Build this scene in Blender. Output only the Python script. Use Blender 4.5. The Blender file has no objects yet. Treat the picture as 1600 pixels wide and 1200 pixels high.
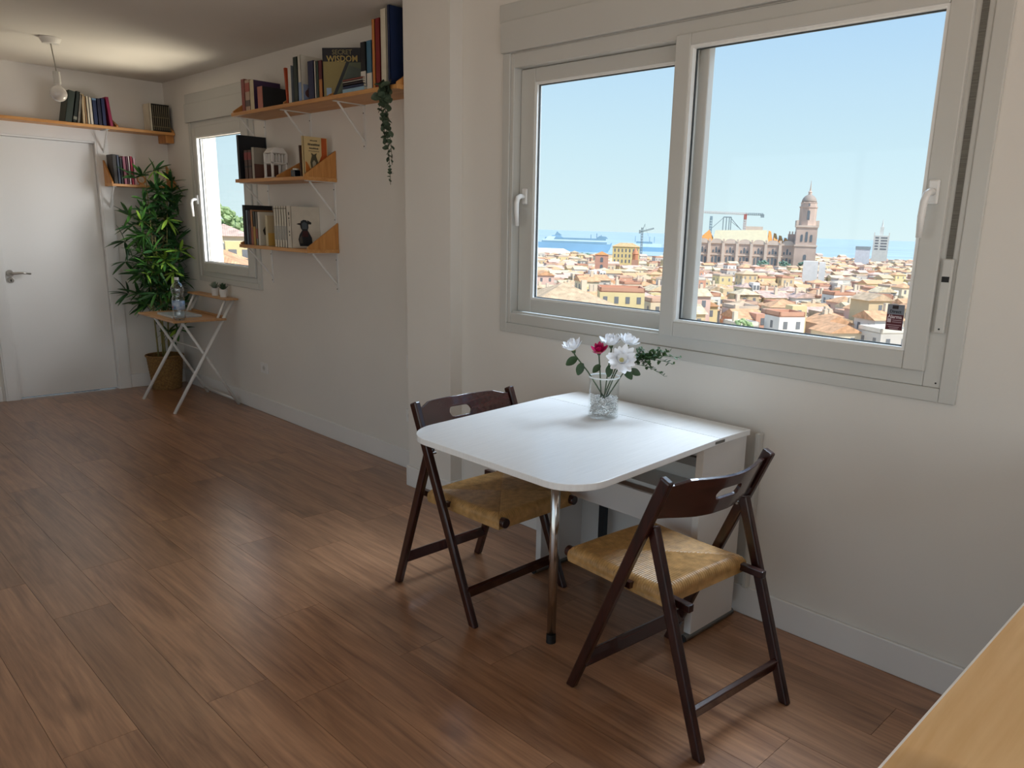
import bpy, bmesh, math, random
from mathutils import Vector, Matrix
random.seed(11)
PI = math.pi
sc = bpy.context.scene
COL = sc.collection

# ------------------------------------------------------------------ camera
F_PX, YAW, PIT, ROL, PCX, PCY, EYE = 1216.3, .80728, .23502, -.0319, 875.4, 650.0, 1.455
fw = Vector((math.sin(YAW)*math.cos(PIT), math.cos(YAW)*math.cos(PIT), -math.sin(PIT)))
rt = Vector((math.cos(YAW), -math.sin(YAW), 0.0))
dn = fw.cross(rt)
r2 = math.cos(ROL)*rt + math.sin(ROL)*dn
d2 = -math.sin(ROL)*rt + math.cos(ROL)*dn
cd = bpy.data.cameras.new('camera')
cam = bpy.data.objects.new('camera', cd)
COL.objects.link(cam)
cam.matrix_world = Matrix(((r2.x, -d2.x, -fw.x, 0), (r2.y, -d2.y, -fw.y, 0), (r2.z, -d2.z, -fw.z, EYE), (0, 0, 0, 1)))
cd.sensor_fit = 'HORIZONTAL'
cd.sensor_width = 36.0
cd.lens = F_PX/1600*36
cd.shift_x = -(PCX-800)/1600
cd.shift_y = (PCY-600)/1600
cd.clip_start = .02
cd.clip_end = 60000
sc.camera = cam

# ------------------------------------------------------------------ sky, sun, exposure
w = bpy.data.worlds.new('sky')
sc.world = w
w.use_nodes = True
nt = w.node_tree
nt.nodes.clear()
wo = nt.nodes.new('ShaderNodeOutputWorld')
bg = nt.nodes.new('ShaderNodeBackground')
tc = nt.nodes.new('ShaderNodeTexCoord')
sx = nt.nodes.new('ShaderNodeSeparateXYZ')
rp = nt.nodes.new('ShaderNodeValToRGB')
nt.links.new(tc.outputs['Generated'], sx.inputs[0])
nt.links.new(sx.outputs['Z'], rp.inputs[0])
nt.links.new(rp.outputs[0], bg.inputs[0])
nt.links.new(bg.outputs[0], wo.inputs[0])
els = rp.color_ramp.elements
els[0].position = 0.0
els[0].color = (.73, .92, .95, 1)
els[1].position = 1.0
els[1].color = (.24, .48, .88, 1)
for p_, c_ in ((.10, (.62, .85, .95, 1)), (.25, (.45, .70, .95, 1)), (.45, (.34, .60, .93, 1))):
    e_ = els.new(p_)
    e_.color = c_
bg.inputs[1].default_value = 1.0

sl = bpy.data.lights.new('sun', 'SUN')
sl.energy = 5.0
sl.angle = .009
sl.color = (1, .95, .86)
so = bpy.data.objects.new('sun', sl)
COL.objects.link(so)
so.rotation_euler = Vector((.05, -.62, .78)).to_track_quat('Z', 'Y').to_euler()
so.location = (0, 0, 60)

sc.view_settings.view_transform = 'Standard'
sc.view_settings.look = 'None'
sc.view_settings.gamma = 1
sc.view_settings.use_curve_mapping = False
sc.view_settings.exposure = 0.0
sc.cycles.use_denoising = True
sc.cycles.max_bounces = 7
sc.cycles.diffuse_bounces = 4
sc.cycles.use_adaptive_sampling = True
sc.cycles.adaptive_threshold = .05
sc.cycles.glossy_bounces = 3
sc.cycles.transparent_max_bounces = 12
sc.cycles.caustics_reflective = False
sc.cycles.caustics_refractive = False

# added fill lamps; the first sits in an unseen left-wall window built below
def fill_lamp(name, loc, rot, sx_, sy_, e, col):
    l = bpy.data.lights.new(name, 'AREA')
    l.shape = 'RECTANGLE'
    l.size = sx_
    l.size_y = sy_
    l.energy = e
    l.color = col
    o = bpy.data.objects.new(name, l)
    COL.objects.link(o)
    o.location = loc
    o.rotation_euler = rot
    return o
def facing(v):
    return Vector(v).to_track_quat('-Z', 'Y').to_euler()
fill_lamp('left_fill', (-1.80, 1.7, 1.20), (0, -PI/2, 0), 2.0, 5.4, 15, (1.0, .93, .84))
# added fill lamp for light from behind, in an unseen rear window
fill_lamp('rear_fill', (.2, -2.45, 1.25), facing((0, 1, 0)), 3.5, 2.0, 38, (.98, .98, .98))
# added lamp above the large window, strengthens the skylight on the table
fill_lamp('overhead_fill_window_1', (3.65, 1.55, 4.3), facing((-.35, 0, -.94)), 1.9, 2.0, 400, (.70, .85, 1.0))
# added lamp under the small window, stands in for bounce off sunlit ground
fill_lamp('bounce_fill_window_2', (3.75, 6.15, .25), facing((-.80, .02, .60)), 1.3, 1.5, 108, (1.0, .90, .70))
# added lamp outside, brightens the door obliquely through the small window
fill_lamp('oblique_fill_window_2', (4.05, 4.75, 1.95), facing((-.66, .75, -.12)), 1.5, 2.0, 104, (.97, .97, .97))

# ------------------------------------------------------------------ materials
def lin(h):
    if not isinstance(h, str):
        return h
    h = h.lstrip('#')
    out = []
    for i in (0, 2, 4):
        c = int(h[i:i+2], 16)/255
        out.append(c/12.92 if c <= .04045 else ((c+.055)/1.055)**2.4)
    return tuple(out)

MC = {}
def mat(name, col, rough=.5, metal=0.0, var=.06, scale=6.0, bump=0.0, bscale=60.0, stretch=(1, 1, 1), spec=.5, coat=0.0, sub=None, trans=0.0):
    if name in MC:
        return MC[name]
    m = bpy.data.materials.new(name)
    m.use_nodes = True
    t = m.node_tree
    b = t.nodes['Principled BSDF']
    b.inputs['Roughness'].default_value = rough
    b.inputs['Metallic'].default_value = metal
    b.inputs['Specular IOR Level'].default_value = spec
    b.inputs['Coat Weight'].default_value = coat
    c = lin(col)
    co = t.nodes.new('ShaderNodeTexCoord')
    mp = t.nodes.new('ShaderNodeMapping')
    mp.inputs['Scale'].default_value = stretch
    t.links.new(co.outputs['Object'], mp.inputs[0])
    n = t.nodes.new('ShaderNodeTexNoise')
    n.inputs['Scale'].default_value = scale
    n.inputs['Detail'].default_value = 4
    t.links.new(mp.outputs[0], n.inputs[0])
    r = t.nodes.new('ShaderNodeValToRGB')
    r.color_ramp.elements[0].position = .3
    r.color_ramp.elements[1].position = .7
    c2 = lin(sub) if sub else tuple(x*(1-2*var) for x in c)
    c1 = c if sub else tuple(min(1, x*(1+var)) for x in c)
    r.color_ramp.elements[0].color = (*c2, 1)
    r.color_ramp.elements[1].color = (*c1, 1)
    t.links.new(n.outputs[0], r.inputs[0])
    t.links.new(r.outputs[0], b.inputs['Base Color'])
    if trans:
        b.inputs['Transmission Weight'].default_value = trans
    if bump:
        n2 = t.nodes.new('ShaderNodeTexNoise')
        n2.inputs['Scale'].default_value = bscale
        n2.inputs['Detail'].default_value = 3
        t.links.new(mp.outputs[0], n2.inputs[0])
        bp = t.nodes.new('ShaderNodeBump')
        bp.inputs['Strength'].default_value = bump
        bp.inputs['Distance'].default_value = .01
        t.links.new(n2.outputs[0], bp.inputs['Height'])
        t.links.new(bp.outputs[0], b.inputs['Normal'])
    MC[name] = m
    return m

def paint(h, rough=.55):
    return mat('paint_'+h.strip('#')+('' if rough == .55 else '_%d' % int(rough*100)), h, rough, var=.05, scale=14)

def wood(name, light, dark, rough=.4, axis='Y', scale=1.0, rnd=0.0, spec=.5, coat=0.0, bump=.05, knots=False):
    if name in MC:
        return MC[name]
    m = bpy.data.materials.new(name)
    m.use_nodes = True
    t = m.node_tree
    N = t.nodes.new
    L = t.links.new
    b = t.nodes['Principled BSDF']
    b.inputs['Roughness'].default_value = rough
    b.inputs['Specular IOR Level'].default_value = spec
    b.inputs['Coat Weight'].default_value = coat
    co = N('ShaderNodeTexCoord')
    oi = N('ShaderNodeObjectInfo')
    mul = N('ShaderNodeVectorMath')
    mul.operation = 'SCALE'
    mul.inputs[0].default_value = (17.3, 31.7, 9.1)
    L(oi.outputs['Random'], mul.inputs['Scale'])
    add = N('ShaderNodeVectorMath')
    L(co.outputs['Object'], add.inputs[0])
    L(mul.outputs[0], add.inputs[1])
    mp = N('ShaderNodeMapping')
    s = [9*scale]*3
    s['XYZ'.index(axis)] = .9*scale
    mp.inputs['Scale'].default_value = s
    L(add.outputs[0], mp.inputs[0])
    n = N('ShaderNodeTexNoise')
    n.inputs['Scale'].default_value = 1.6
    n.inputs['Detail'].default_value = 6
    n.inputs['Roughness'].default_value = .62
    n.inputs['Distortion'].default_value = 1.2
    L(mp.outputs[0], n.inputs[0])
    mp2 = N('ShaderNodeMapping')
    s2 = [95*scale]*3
    s2['XYZ'.index(axis)] = 3.2*scale
    mp2.inputs['Scale'].default_value = s2
    L(add.outputs[0], mp2.inputs[0])
    n2 = N('ShaderNodeTexNoise')
    n2.inputs['Scale'].default_value = 1.0
    n2.inputs['Detail'].default_value = 3
    L(mp2.outputs[0], n2.inputs[0])
    mx = N('ShaderNodeMath')
    mx.operation = 'MULTIPLY_ADD'
    mx.inputs[1].default_value = .38
    L(n2.outputs[0], mx.inputs[0])
    sc2 = N('ShaderNodeMath')
    sc2.operation = 'MULTIPLY'
    sc2.inputs[1].default_value = .66
    L(n.outputs[0], sc2.inputs[0])
    L(sc2.outputs[0], mx.inputs[2])
    r = N('ShaderNodeValToRGB')
    r.color_ramp.elements[0].position = .36
    r.color_ramp.elements[1].position = .68
    r.color_ramp.elements[0].color = (*lin(dark), 1)
    r.color_ramp.elements[1].color = (*lin(light), 1)
    L(mx.outputs[0], r.inputs[0])
    out = r.outputs[0]
    if knots:
        kmp = N('ShaderNodeMapping')
        kmp.inputs['Scale'].default_value = (3.6, 1.9, 1)
        L(add.outputs[0], kmp.inputs[0])
        v = N('ShaderNodeTexVoronoi')
        v.inputs['Scale'].default_value = 1.0
        L(kmp.outputs[0], v.inputs[0])
        kr = N('ShaderNodeValToRGB')
        kr.color_ramp.elements[0].position = .02
        kr.color_ramp.elements[1].position = .17
        kr.color_ramp.elements[0].color = (.45, .4, .38, 1)
        kr.color_ramp.elements[1].color = (1, 1, 1, 1)
        L(v.outputs['Distance'], kr.inputs[0])
        km = N('ShaderNodeMix')
        km.data_type = 'RGBA'
        km.blend_type = 'MULTIPLY'
        km.inputs[0].default_value = .8
        L(out, km.inputs[6])
        L(kr.outputs[0], km.inputs[7])
        out = km.outputs[2]
    if rnd:
        hv = N('ShaderNodeHueSaturation')
        mr = N('ShaderNodeMapRange')
        mr.inputs['To Min'].default_value = 1-rnd
        mr.inputs['To Max'].default_value = 1+rnd
        L(oi.outputs['Random'], mr.inputs[0])
        L(mr.outputs[0], hv.inputs['Value'])
        L(out, hv.inputs['Color'])
        out = hv.outputs[0]
    L(out, b.inputs['Base Color'])
    bp = N('ShaderNodeBump')
    bp.inputs['Strength'].default_value = bump
    bp.inputs['Distance'].default_value = .004
    L(mx.outputs[0], bp.inputs['Height'])
    L(bp.outputs[0], b.inputs['Normal'])
    MC[name] = m
    return m

def glass(name, tint=(1, 1, 1), refl=1.0):
    if name in MC:
        return MC[name]
    m = bpy.data.materials.new(name)
    m.use_nodes = True
    t = m.node_tree
    t.nodes.remove(t.nodes['Principled BSDF'])
    o = t.nodes['Material Output']
    tr = t.nodes.new('ShaderNodeBsdfTransparent')
    tr.inputs[0].default_value = (*tint, 1)
    gl = t.nodes.new('ShaderNodeBsdfGlossy')
    gl.inputs['Roughness'].default_value = .02
    lw = t.nodes.new('ShaderNodeLayerWeight')
    lw.inputs[0].default_value = .5
    fr = t.nodes.new('ShaderNodeMath')
    fr.operation = 'POWER'
    fr.inputs[1].default_value = 5.0
    t.links.new(lw.outputs['Facing'], fr.inputs[0])
    mu = t.nodes.new('ShaderNodeMath')
    mu.operation = 'MULTIPLY_ADD'
    mu.inputs[1].default_value = .9*refl
    mu.inputs[2].default_value = .035*refl
    mx = t.nodes.new('ShaderNodeMixShader')
    t.links.new(fr.outputs[0], mu.inputs[0])
    t.links.new(mu.outputs[0], mx.inputs[0])
    t.links.new(tr.outputs[0], mx.inputs[1])
    t.links.new(gl.outputs[0], mx.inputs[2])
    t.links.new(mx.outputs[0], o.inputs[0])
    MC[name] = m
    return m

# ------------------------------------------------------------------ mesh builder
class MB:
    def __init__(s):
        s.v = []
        s.f = []
    def add(s, vs, fs):
        k = len(s.v)
        s.v += [tuple(x) for x in vs]
        s.f += [tuple(i+k for i in q) for q in fs]
        return s
    def box(s, x0, x1, y0, y1, z0, z1):
        return s.add([(x0, y0, z0), (x1, y0, z0), (x1, y1, z0), (x0, y1, z0), (x0, y0, z1), (x1, y0, z1), (x1, y1, z1), (x0, y1, z1)],
                     [(0, 3, 2, 1), (4, 5, 6, 7), (0, 1, 5, 4), (1, 2, 6, 5), (2, 3, 7, 6), (3, 0, 4, 7)])
    def bar(s, p, q, wd, ht, side=(1, 0, 0)):
        p, q = Vector(p), Vector(q)
        d = (q-p).normalized()
        a = Vector(side)
        a = (a-d*a.dot(d)).normalized()
        b = d.cross(a)
        vs = []
        for c in (p, q):
            for i, j in ((-1, -1), (1, -1), (1, 1), (-1, 1)):
                vs.append(c+a*wd/2*i+b*ht/2*j)
        return s.add(vs, [(3, 2, 1, 0), (4, 5, 6, 7), (0, 1, 5, 4), (1, 2, 6, 5), (2, 3, 7, 6), (3, 0, 4, 7)])
    def tube(s, pts, r, n=10, cap=True):
        P = [Vector(x) for x in pts]
        R = r if isinstance(r, (list, tuple)) else [r]*len(P)
        d = (P[1]-P[0]).normalized()
        a = d.orthogonal().normalized()
        vs, fs = [], []
        for i, c in enumerate(P):
            if i == 0:
                t = P[1]-P[0]
            elif i == len(P)-1:
                t = P[-1]-P[-2]
            else:
                t = (P[i+1]-P[i]).normalized()+(P[i]-P[i-1]).normalized()
            t = t.normalized()
            a = (a-t*a.dot(t)).normalized()
            b = t.cross(a)
            for k in range(n):
                an = 2*PI*k/n
                vs.append(c+(a*math.cos(an)+b*math.sin(an))*R[i])
        for i in range(len(P)-1):
            for k in range(n):
                k2 = (k+1) % n
                fs.append((i*n+k, i*n+k2, (i+1)*n+k2, (i+1)*n+k))
        if cap:
            fs.append(tuple(range(n-1, -1, -1)))
            fs.append(tuple((len(P)-1)*n+k for k in range(n)))
        return s.add(vs, fs)
    def lathe(s, prof, c=(0, 0, 0), n=24, close=False):
        vs, fs = [], []
        for r, z in prof:
            for k in range(n):
                an = 2*PI*k/n
                vs.append((c[0]+r*math.cos(an), c[1]+r*math.sin(an), c[2]+z))
        for i in range(len(prof)-1):
            for k in range(n):
                k2 = (k+1) % n
                fs.append((i*n+k, i*n+k2, (i+1)*n+k2, (i+1)*n+k))
        if not close:
            fs.append(tuple(range(n-1, -1, -1)))
            fs.append(tuple((len(prof)-1)*n+k for k in range(n)))
        else:
            m = len(prof)-1
            for k in range(n):
                k2 = (k+1) % n
                fs.append((m*n+k, m*n+k2, k2, k))
        return s.add(vs, fs)
    def prism(s, poly, fn, t0, t1):
        n = len(poly)
        vs = [fn(a, b, t0) for a, b in poly]+[fn(a, b, t1) for a, b in poly]
        fs = [tuple(range(n-1, -1, -1)), tuple(range(n, 2*n))]
        fs += [(i, (i+1) % n, n+(i+1) % n, n+i) for i in range(n)]
        return s.add(vs, fs)
    def ell(s, c, rx, ry, rz, nu=14, nv=9, jit=0.0, rng=random):
        vs, fs = [], []
        for j in range(1, nv):
            th = PI*j/nv
            for i in range(nu):
                ph = 2*PI*i/nu
                k = 1+rng.uniform(-jit, jit)
                vs.append((c[0]+rx*k*math.sin(th)*math.cos(ph), c[1]+ry*k*math.sin(th)*math.sin(ph), c[2]+rz*k*math.cos(th)))
        top = len(vs)
        vs += [(c[0], c[1], c[2]+rz), (c[0], c[1], c[2]-rz)]
        for j in range(nv-2):
            for i in range(nu):
                i2 = (i+1) % nu
                fs.append((j*nu+i, (j+1)*nu+i, (j+1)*nu+i2, j*nu+i2))
        for i in range(nu):
            i2 = (i+1) % nu
            fs.append((top, i, i2))
            fs.append((top+1, (nv-2)*nu+i2, (nv-2)*nu+i))
        return s.add(vs, fs)
    def frame(s, axis, c0, c1, a0, a1, b0, b1, wa0, wa1, wb0, wb1):
        # rectangular ring; axis 'x': plane (y,z), depth c0..c1 ; axis 'y': plane (x,z)
        def bx(p0, p1, q0, q1):
            if axis == 'x':
                s.box(c0, c1, p0, p1, q0, q1)
            else:
                s.box(p0, p1, c0, c1, q0, q1)
        bx(a0, a0+wa0, b0, b1)
        bx(a1-wa1, a1, b0, b1)
        if wb0:
            bx(a0+wa0, a1-wa1, b0, b0+wb0)
        if wb1:
            bx(a0+wa0, a1-wa1, b1-wb1, b1)
        return s
    def mesh(s, name):
        m = bpy.data.meshes.new(name)
        m.from_pydata(s.v, [], s.f)
        return m
    def build(s, name, material, parent=None, smooth=False, bevel=0.0, world=False, recalc=True, seg=2):
        if world and parent is not None:
            l = parent.location
            s.v = [(a-l.x, b-l.y, c-l.z) for a, b, c in s.v]
        m = s.mesh(name)
        if recalc:
            bm = bmesh.new()
            bm.from_mesh(m)
            bmesh.ops.recalc_face_normals(bm, faces=bm.faces)
            bm.to_mesh(m)
            bm.free()
        if material:
            m.materials.append(material)
        if smooth:
            m.polygons.foreach_set('use_smooth', [True]*len(m.polygons))
        o = bpy.data.objects.new(name, m)
        COL.objects.link(o)
        if parent is not None:
            o.parent = parent
        if bevel:
            bv = o.modifiers.new('bevel', 'BEVEL')
            bv.width = bevel
            bv.segments = seg
            bv.limit_method = 'ANGLE'
        return o

def tag(o, label, cat, group=None):
    o['label'] = label
    o['category'] = cat
    if group:
        o['group'] = group
    return o
def thing(name, label, cat, loc=(0, 0, 0), rotz=0.0, group=None):
    o = bpy.data.objects.new(name, None)
    o.empty_display_size = .05
    COL.objects.link(o)
    o.location = loc
    o.rotation_euler = (0, 0, rotz)
    return tag(o, label, cat, group)
def struct(o):
    o['kind'] = 'structure'
    return o
def inst(src, name, mw, parent):
    o = bpy.data.objects.new(name, src)
    COL.objects.link(o)
    o.parent = parent
    o.matrix_local = mw
    return o
def text(name, body, size, mw, material, parent, extrude=.0006, align='CENTER', bold=0.0, sxx=1.0):
    c = bpy.data.curves.new(name, 'FONT')
    c.body = body
    c.size = size
    c.extrude = extrude
    c.offset = bold
    c.align_x = align
    c.align_y = 'CENTER'
    c.resolution_u = 2
    t = bpy.data.objects.new(name, c)
    COL.objects.link(t)
    dg = bpy.context.evaluated_depsgraph_get()
    dg.update()
    m = bpy.data.meshes.new_from_object(t.evaluated_get(dg))
    bpy.data.objects.remove(t)
    bpy.data.curves.remove(c)
    m.name = name
    m.materials.clear()
    m.materials.append(material)
    o = bpy.data.objects.new(name, m)
    COL.objects.link(o)
    o.parent = parent
    o.matrix_local = mw @ Matrix.Diagonal((sxx, 1, 1, 1))
    return o

# common materials
WALL = mat('wall_paint', (.74, .705, .655), .85, var=.015, scale=2.0, bump=.04, bscale=180)
CEIL = mat('ceiling_paint', (.72, .685, .63), .9, var=.015, scale=1.5, bump=.03, bscale=160)
TRIM = mat('white_trim', (.78, .77, .75), .38, var=.015, scale=3)
PVC = mat('white_pvc', (.56, .55, .515), .3, var=.012, scale=3)
DOORP = mat('door_lacquer', (.80, .79, .77), .35, var=.012, scale=1.5)
GLASS = glass('window_glass', refl=.3)
RUB = mat('black_rubber', '#161616', .6)
CHROME = mat('chrome', (.62, .60, .57), .18, 1.0, var=.03)
STEEL = mat('brushed_steel', (.45, .42, .38), .32, 1.0, var=.05)
WOODF = wood('floor_laminate', '#b48663', '#7a543c', .28, 'Y', 1.0, rnd=.14, bump=.07, knots=True, spec=.95)
PINE = wood('pine_board', '#d6a061', '#b87c40', .45, 'Y', 1.0, bump=.02)
PINEX = wood('pine_board_cross', '#d6a061', '#b87c40', .45, 'X', 1.0, bump=.02)
PINEZ = wood('pine_panel', '#cf9552', '#a86a30', .45, 'Z', 1.2, bump=.02)
OAK = wood('oak_desk_top', '#c89b6c', '#a87a4e', .45, 'Y', 1.2, bump=.02)
MAHOG = wood('mahogany_stain', '#391610', '#1b0806', .28, 'Z', 1.3, bump=.03, coat=.3)
MAHOGX = wood('mahogany_board', '#43201a', '#250e0a', .25, 'X', 1.3, bump=.02, coat=.4)
CREAM = mat('cream_render', (.58, .53, .44), .9, var=.03)

# ------------------------------------------------------------------ room shell
XN, XP, XF, YD, ZC = 2.56, 2.485, 2.67, 7.30, 2.545
XL, YB = -1.75, -2.4

fl = struct(MB().box(XL, 2.86, YB, 7.42, -.12, -.0085).build('floor', mat('subfloor', '#20140e', .9)))
pm = {}
PWD = .195
def plank_mesh(wd, ln):
    k = (round(wd, 3), round(ln, 3))
    if k not in pm:
        b = MB().box(.0006, wd-.0006, .0006, ln-.0006, -.0085, 0)
        pm[k] = b.mesh('plank')
        pm[k].materials.append(WOODF)
    return pm[k]
rp_ = random.Random(3)
x = XL
cidx = 0
xs = []
seams = [.41-PWD*k for k in range(12)][::-1] + [.41+PWD*k for k in range(1, 13)]
seams = [XL] + [q for q in seams if XL+.03 < q < 2.84] + [2.86]
for i in range(len(seams)-1):
    y = YB - rp_.uniform(0, 1.1)
    while y < YD+.06:
        y0, y1 = max(y, YB), min(y+1.29, YD+.06)
        if y1-y0 > .02:
            o = inst(plank_mesh(seams[i+1]-seams[i], y1-y0), 'plank', Matrix.Translation((seams[i], y0, 0)), fl)
        y += 1.29

def wall(name, mb, m=WALL):
    return struct(mb.build(name, m))
# window wall (right, near) with opening for window_1
OY0, OY1, OZ0, OZ1 = .803, 2.83, 1.005, 2.22
b = MB()
XO = 2.685
b.box(XN, XO, YB, OY0, 0, ZC).box(XN, XO, OY1, 3.18, 0, ZC).box(XN, XO, OY0, OY1, 0, OZ0).box(XN, XO, OY0, OY1, OZ1, ZC)
wall('wall_right', b)
wall('wall_pillar', MB().box(XP, 2.85, 3.18, 3.56, 0, ZC))
# shelf wall (right, far) with opening for window_2
PY0, PY1, PZ0, PZ1 = 5.70, 6.755, .99, 2.19
XO2 = 2.85
b = MB()
b.box(XF, XO2, 3.56, PY0, 0, ZC).box(XF, XO2, PY1, YD+.12, 0, ZC).box(XF, XO2, PY0, PY1, 0, PZ0).box(XF, XO2, PY0, PY1, PZ1, ZC)
wall('wall_shelves', b)
# door wall with doorway
DX0, DX1, DZ = 1.375, 2.112, 2.03
b = MB()
b.box(XL, DX0, YD, YD+.12, 0, ZC).box(DX1, XF, YD, YD+.12, 0, ZC).box(DX0, DX1, YD, YD+.12, DZ, ZC)
wall('wall_far', b)
# left wall and wall behind, each with an opening added for light
LY0, LY1, LZ0, LZ1 = -1.1, 4.5, .10, 2.25
b = MB()
b.box(XL-.15, XL, YB, LY0, 0, ZC).box(XL-.15, XL, LY1, YD+.12, 0, ZC).box(XL-.15, XL, LY0, LY1, 0, LZ0).box(XL-.15, XL, LY0, LY1, LZ1, ZC)
wall('wall_left', b)
b = MB()
b.box(XL, -1.6, YB-.15, YB, 0, ZC).box(2.0, XN, YB-.15, YB, 0, ZC).box(-1.6, 2.0, YB-.15, YB, 0, .2).box(-1.6, 2.0, YB-.15, YB, 2.3, ZC)
wall('wall_behind', b)
struct(MB().box(XL-.15, 2.85, YB-.15, YD+.12, ZC, ZC+.15).build('ceiling', CEIL))

# baseboards
BH, BT = .118, .013
def base(name, x0, x1, y0, y1):
    return struct(MB().box(x0, x1, y0, y1, 0, BH).build(name, TRIM, bevel=.004))
base('baseboard_right', XN-BT, XN, YB, 3.18-BT)
base('baseboard_pillar', XP-BT, XP, 3.18-BT, 3.56+BT)
base('baseboard_pillar_side', XP, XN, 3.18-BT, 3.18)
base('baseboard_shelves', XF-BT, XF, 3.56+BT, YD)
base('baseboard_far', 2.206, XF-BT, YD-BT, YD)
base('baseboard_far_left', XL, 1.27, YD-BT, YD)

# ------------------------------------------------------------------ door
dr = struct(MB().box(DX0+.022, DX1-.006, YD+.035, YD+.075, .008, DZ-.02).build('door_1', DOORP, bevel=.002))
j = MB()
j.box(DX0, DX0+.02, YD, YD+.12, 0, DZ).box(DX1-.004, DX1, YD, YD+.12, 0, DZ).box(DX0, DX1, YD, YD+.12, DZ-.018, DZ)
j.build('door_jamb', TRIM, dr)
def casing(parent, name, x0, x1, z0, z1):
    m = MB().box(x0, x1, YD-.016, YD, z0, z1)
    m.box(x0+.012, x1-.012, YD-.019, YD-.016, z0, z1-.001)
    m.build(name, TRIM, parent, bevel=.003)
casing(dr, 'door_casing', DX1-.006, DX1+.092, 0, 2.125)
casing(dr, 'door_casing', DX0-.085, DX0+.012, 0, 2.125)
casing(dr, 'door_casing', DX0+.012, DX1-.006, DZ-.006, 2.125)
hx, hz = 1.432, .992
h = MB()
for zz, rr in ((hz, .026), (hz-.052, .022)):
    h.tube([(hx, YD+.036, zz), (hx, YD+.024, zz)], rr, 20)
rose = h.build('handle_rose', STEEL, dr, smooth=False, bevel=.002)
MB().tube([(hx, YD+.03, hz), (hx, YD-.012, hz), (hx+.012, YD-.02, hz), (hx+.07, YD-.02, hz+.004), (hx+.128, YD-.012, hz-.004)], [.009, .009, .009, .0085, .0065], 12).build('door_handle', STEEL, dr, smooth=True)
MB().box(hx-.004, hx+.004, YD+.0225, YD+.0245, hz-.064, hz-.046).build('keyhole', RUB, dr)

# ------------------------------------------------------------------ window_1 (large sliding window)
w1 = struct(MB().frame('x', XN-.012, XN+.004, .753, 2.872, .962, 2.222, .05, .048, .045, .0).build('window_1', PVC, bevel=.003))
# main frame
MB().frame('x', XN-.006, XO-.012, .803, 2.824, 1.007, 2.218, .055, .022, .05, .06).build('window_frame', PVC, w1, bevel=.003)
# sliding track rib at the bottom
MB().box(XN+.004, XN+.012, .86, 2.80, 1.052, 1.066).build('track', PVC, w1)
# shutter box
sb = MB().box(XN-.026, XN, .72, 2.876, 2.222, 2.352)
sb.build('shutter_box', PVC, w1, bevel=.003)
MB().box(XN-.010, XN, .70, 2.90, 2.352, 2.43).build('shutter_box_top', PVC, w1, bevel=.003)
def sash(nm, x0, x1, y0, y1, z0, z1, sl_, sr_, sb_, st_, gx):
    s_ = MB().frame('x', x0, x1, y0, y1, z0, z1, sr_, sl_, sb_, st_).build(nm, PVC, w1, bevel=.004)
    gy0, gy1, gz0, gz1 = y0+sr_, y1-sl_, z0+sb_, z1-st_
    bd = MB().frame('x', x0+.004, gx+.012, gy0, gy1, gz0, gz1, .010, .010, .010, .010)
    bd.build('glazing_bead', mat('white_bead', (.82, .82, .80), .25, var=.01), s_)
    gk = MB().frame('x', gx-.004, gx+.004, gy0+.010, gy1-.010, gz0+.010, gz1-.010, .004, .004, .004, .004)
    gk.build('glazing_gasket', mat('gasket', '#3c4244', .7), s_)
    MB().box(gx-.002, gx+.002, gy0+.008, gy1-.008, gz0+.008, gz1-.008).build('pane', GLASS, s_)
    return s_
s_l = sash('sash', XN+.038, XN+.075, 1.782, 2.80, 1.064, 2.155, .092, .045, .062, .06, XN+.058)
s_r = sash('sash', XN-.022, XN+.028, .855, 1.896, 1.055, 2.17, .068, .068, .058, .042, XN+.008)
def handle(parent, y, z, x, d=1, hand=True):
    m = MB().box(x-.012, x, y-.016, y+.016, z-.036, z+.036)
    p = m.build('handle_plate', mat('white_handle', (.80, .79, .77), .28, var=.01), parent, bevel=.005)
    MB().tube([(x-.008, y, z), (x-.034, y, z), (x-.046, y+.004*d, z-.008), (x-.050, y+.008*d, z-.03), (x-.046, y+.012*d, z-.075), (x-.042, y+.012*d, z-.135)], [.011, .011, .0115, .0115, .011, .0095], 12).build('handle', mat('white_handle', (.80, .79, .77), .28), parent, smooth=True)
handle(s_r, .896, 1.60, XN-.022)
handle(s_l, 2.755, 1.60, XN+.038)
# shutter strap and its winder
STRAP = mat('grey_webbing', '#6d6a62', .8, var=.2, scale=220, stretch=(1, .05, 1))
MB().box(XN-.010, XN-.0085, .820, .839, 1.36, 2.222).build('shutter_strap', STRAP, w1)
m = MB().box(XN-.020, XN-.006, .812, .844, 1.178, 1.405)
wp = m.build('strap_winder', PVC, w1, bevel=.004)
MB().box(XN-.0206, XN-.0196, .818, .840, 1.335, 1.352).build('strap_slot', RUB, wp)
MB().tube([(XN-.0195, .827, 1.192), (XN-.0206, .827, 1.192)], .003, 10).build('screw', RUB, wp)
MB().tube([(XN-.006, .818, 1.022), (XN-.0068, .818, 1.022)], .003, 10).build('screw', RUB, w1)
# alarm sticker on the right pane
SX = XN+.0055
stk = MB().box(SX-.0012, SX, .947, 1.001, 1.172, 1.254).build('alarm_sticker', paint('#7d828c'), s_r)
stk['label'] = 'red and grey alarm sticker on the glass'
MB().box(SX-.0018, SX-.0011, .9475, 1.0005, 1.1725, 1.222).build('sticker_field', paint('#56101f'), stk)
MB().box(SX-.0018, SX-.0011, .966, .985, 1.240, 1.251).build('sticker_mark', paint('#1d0c10'), stk)
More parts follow.
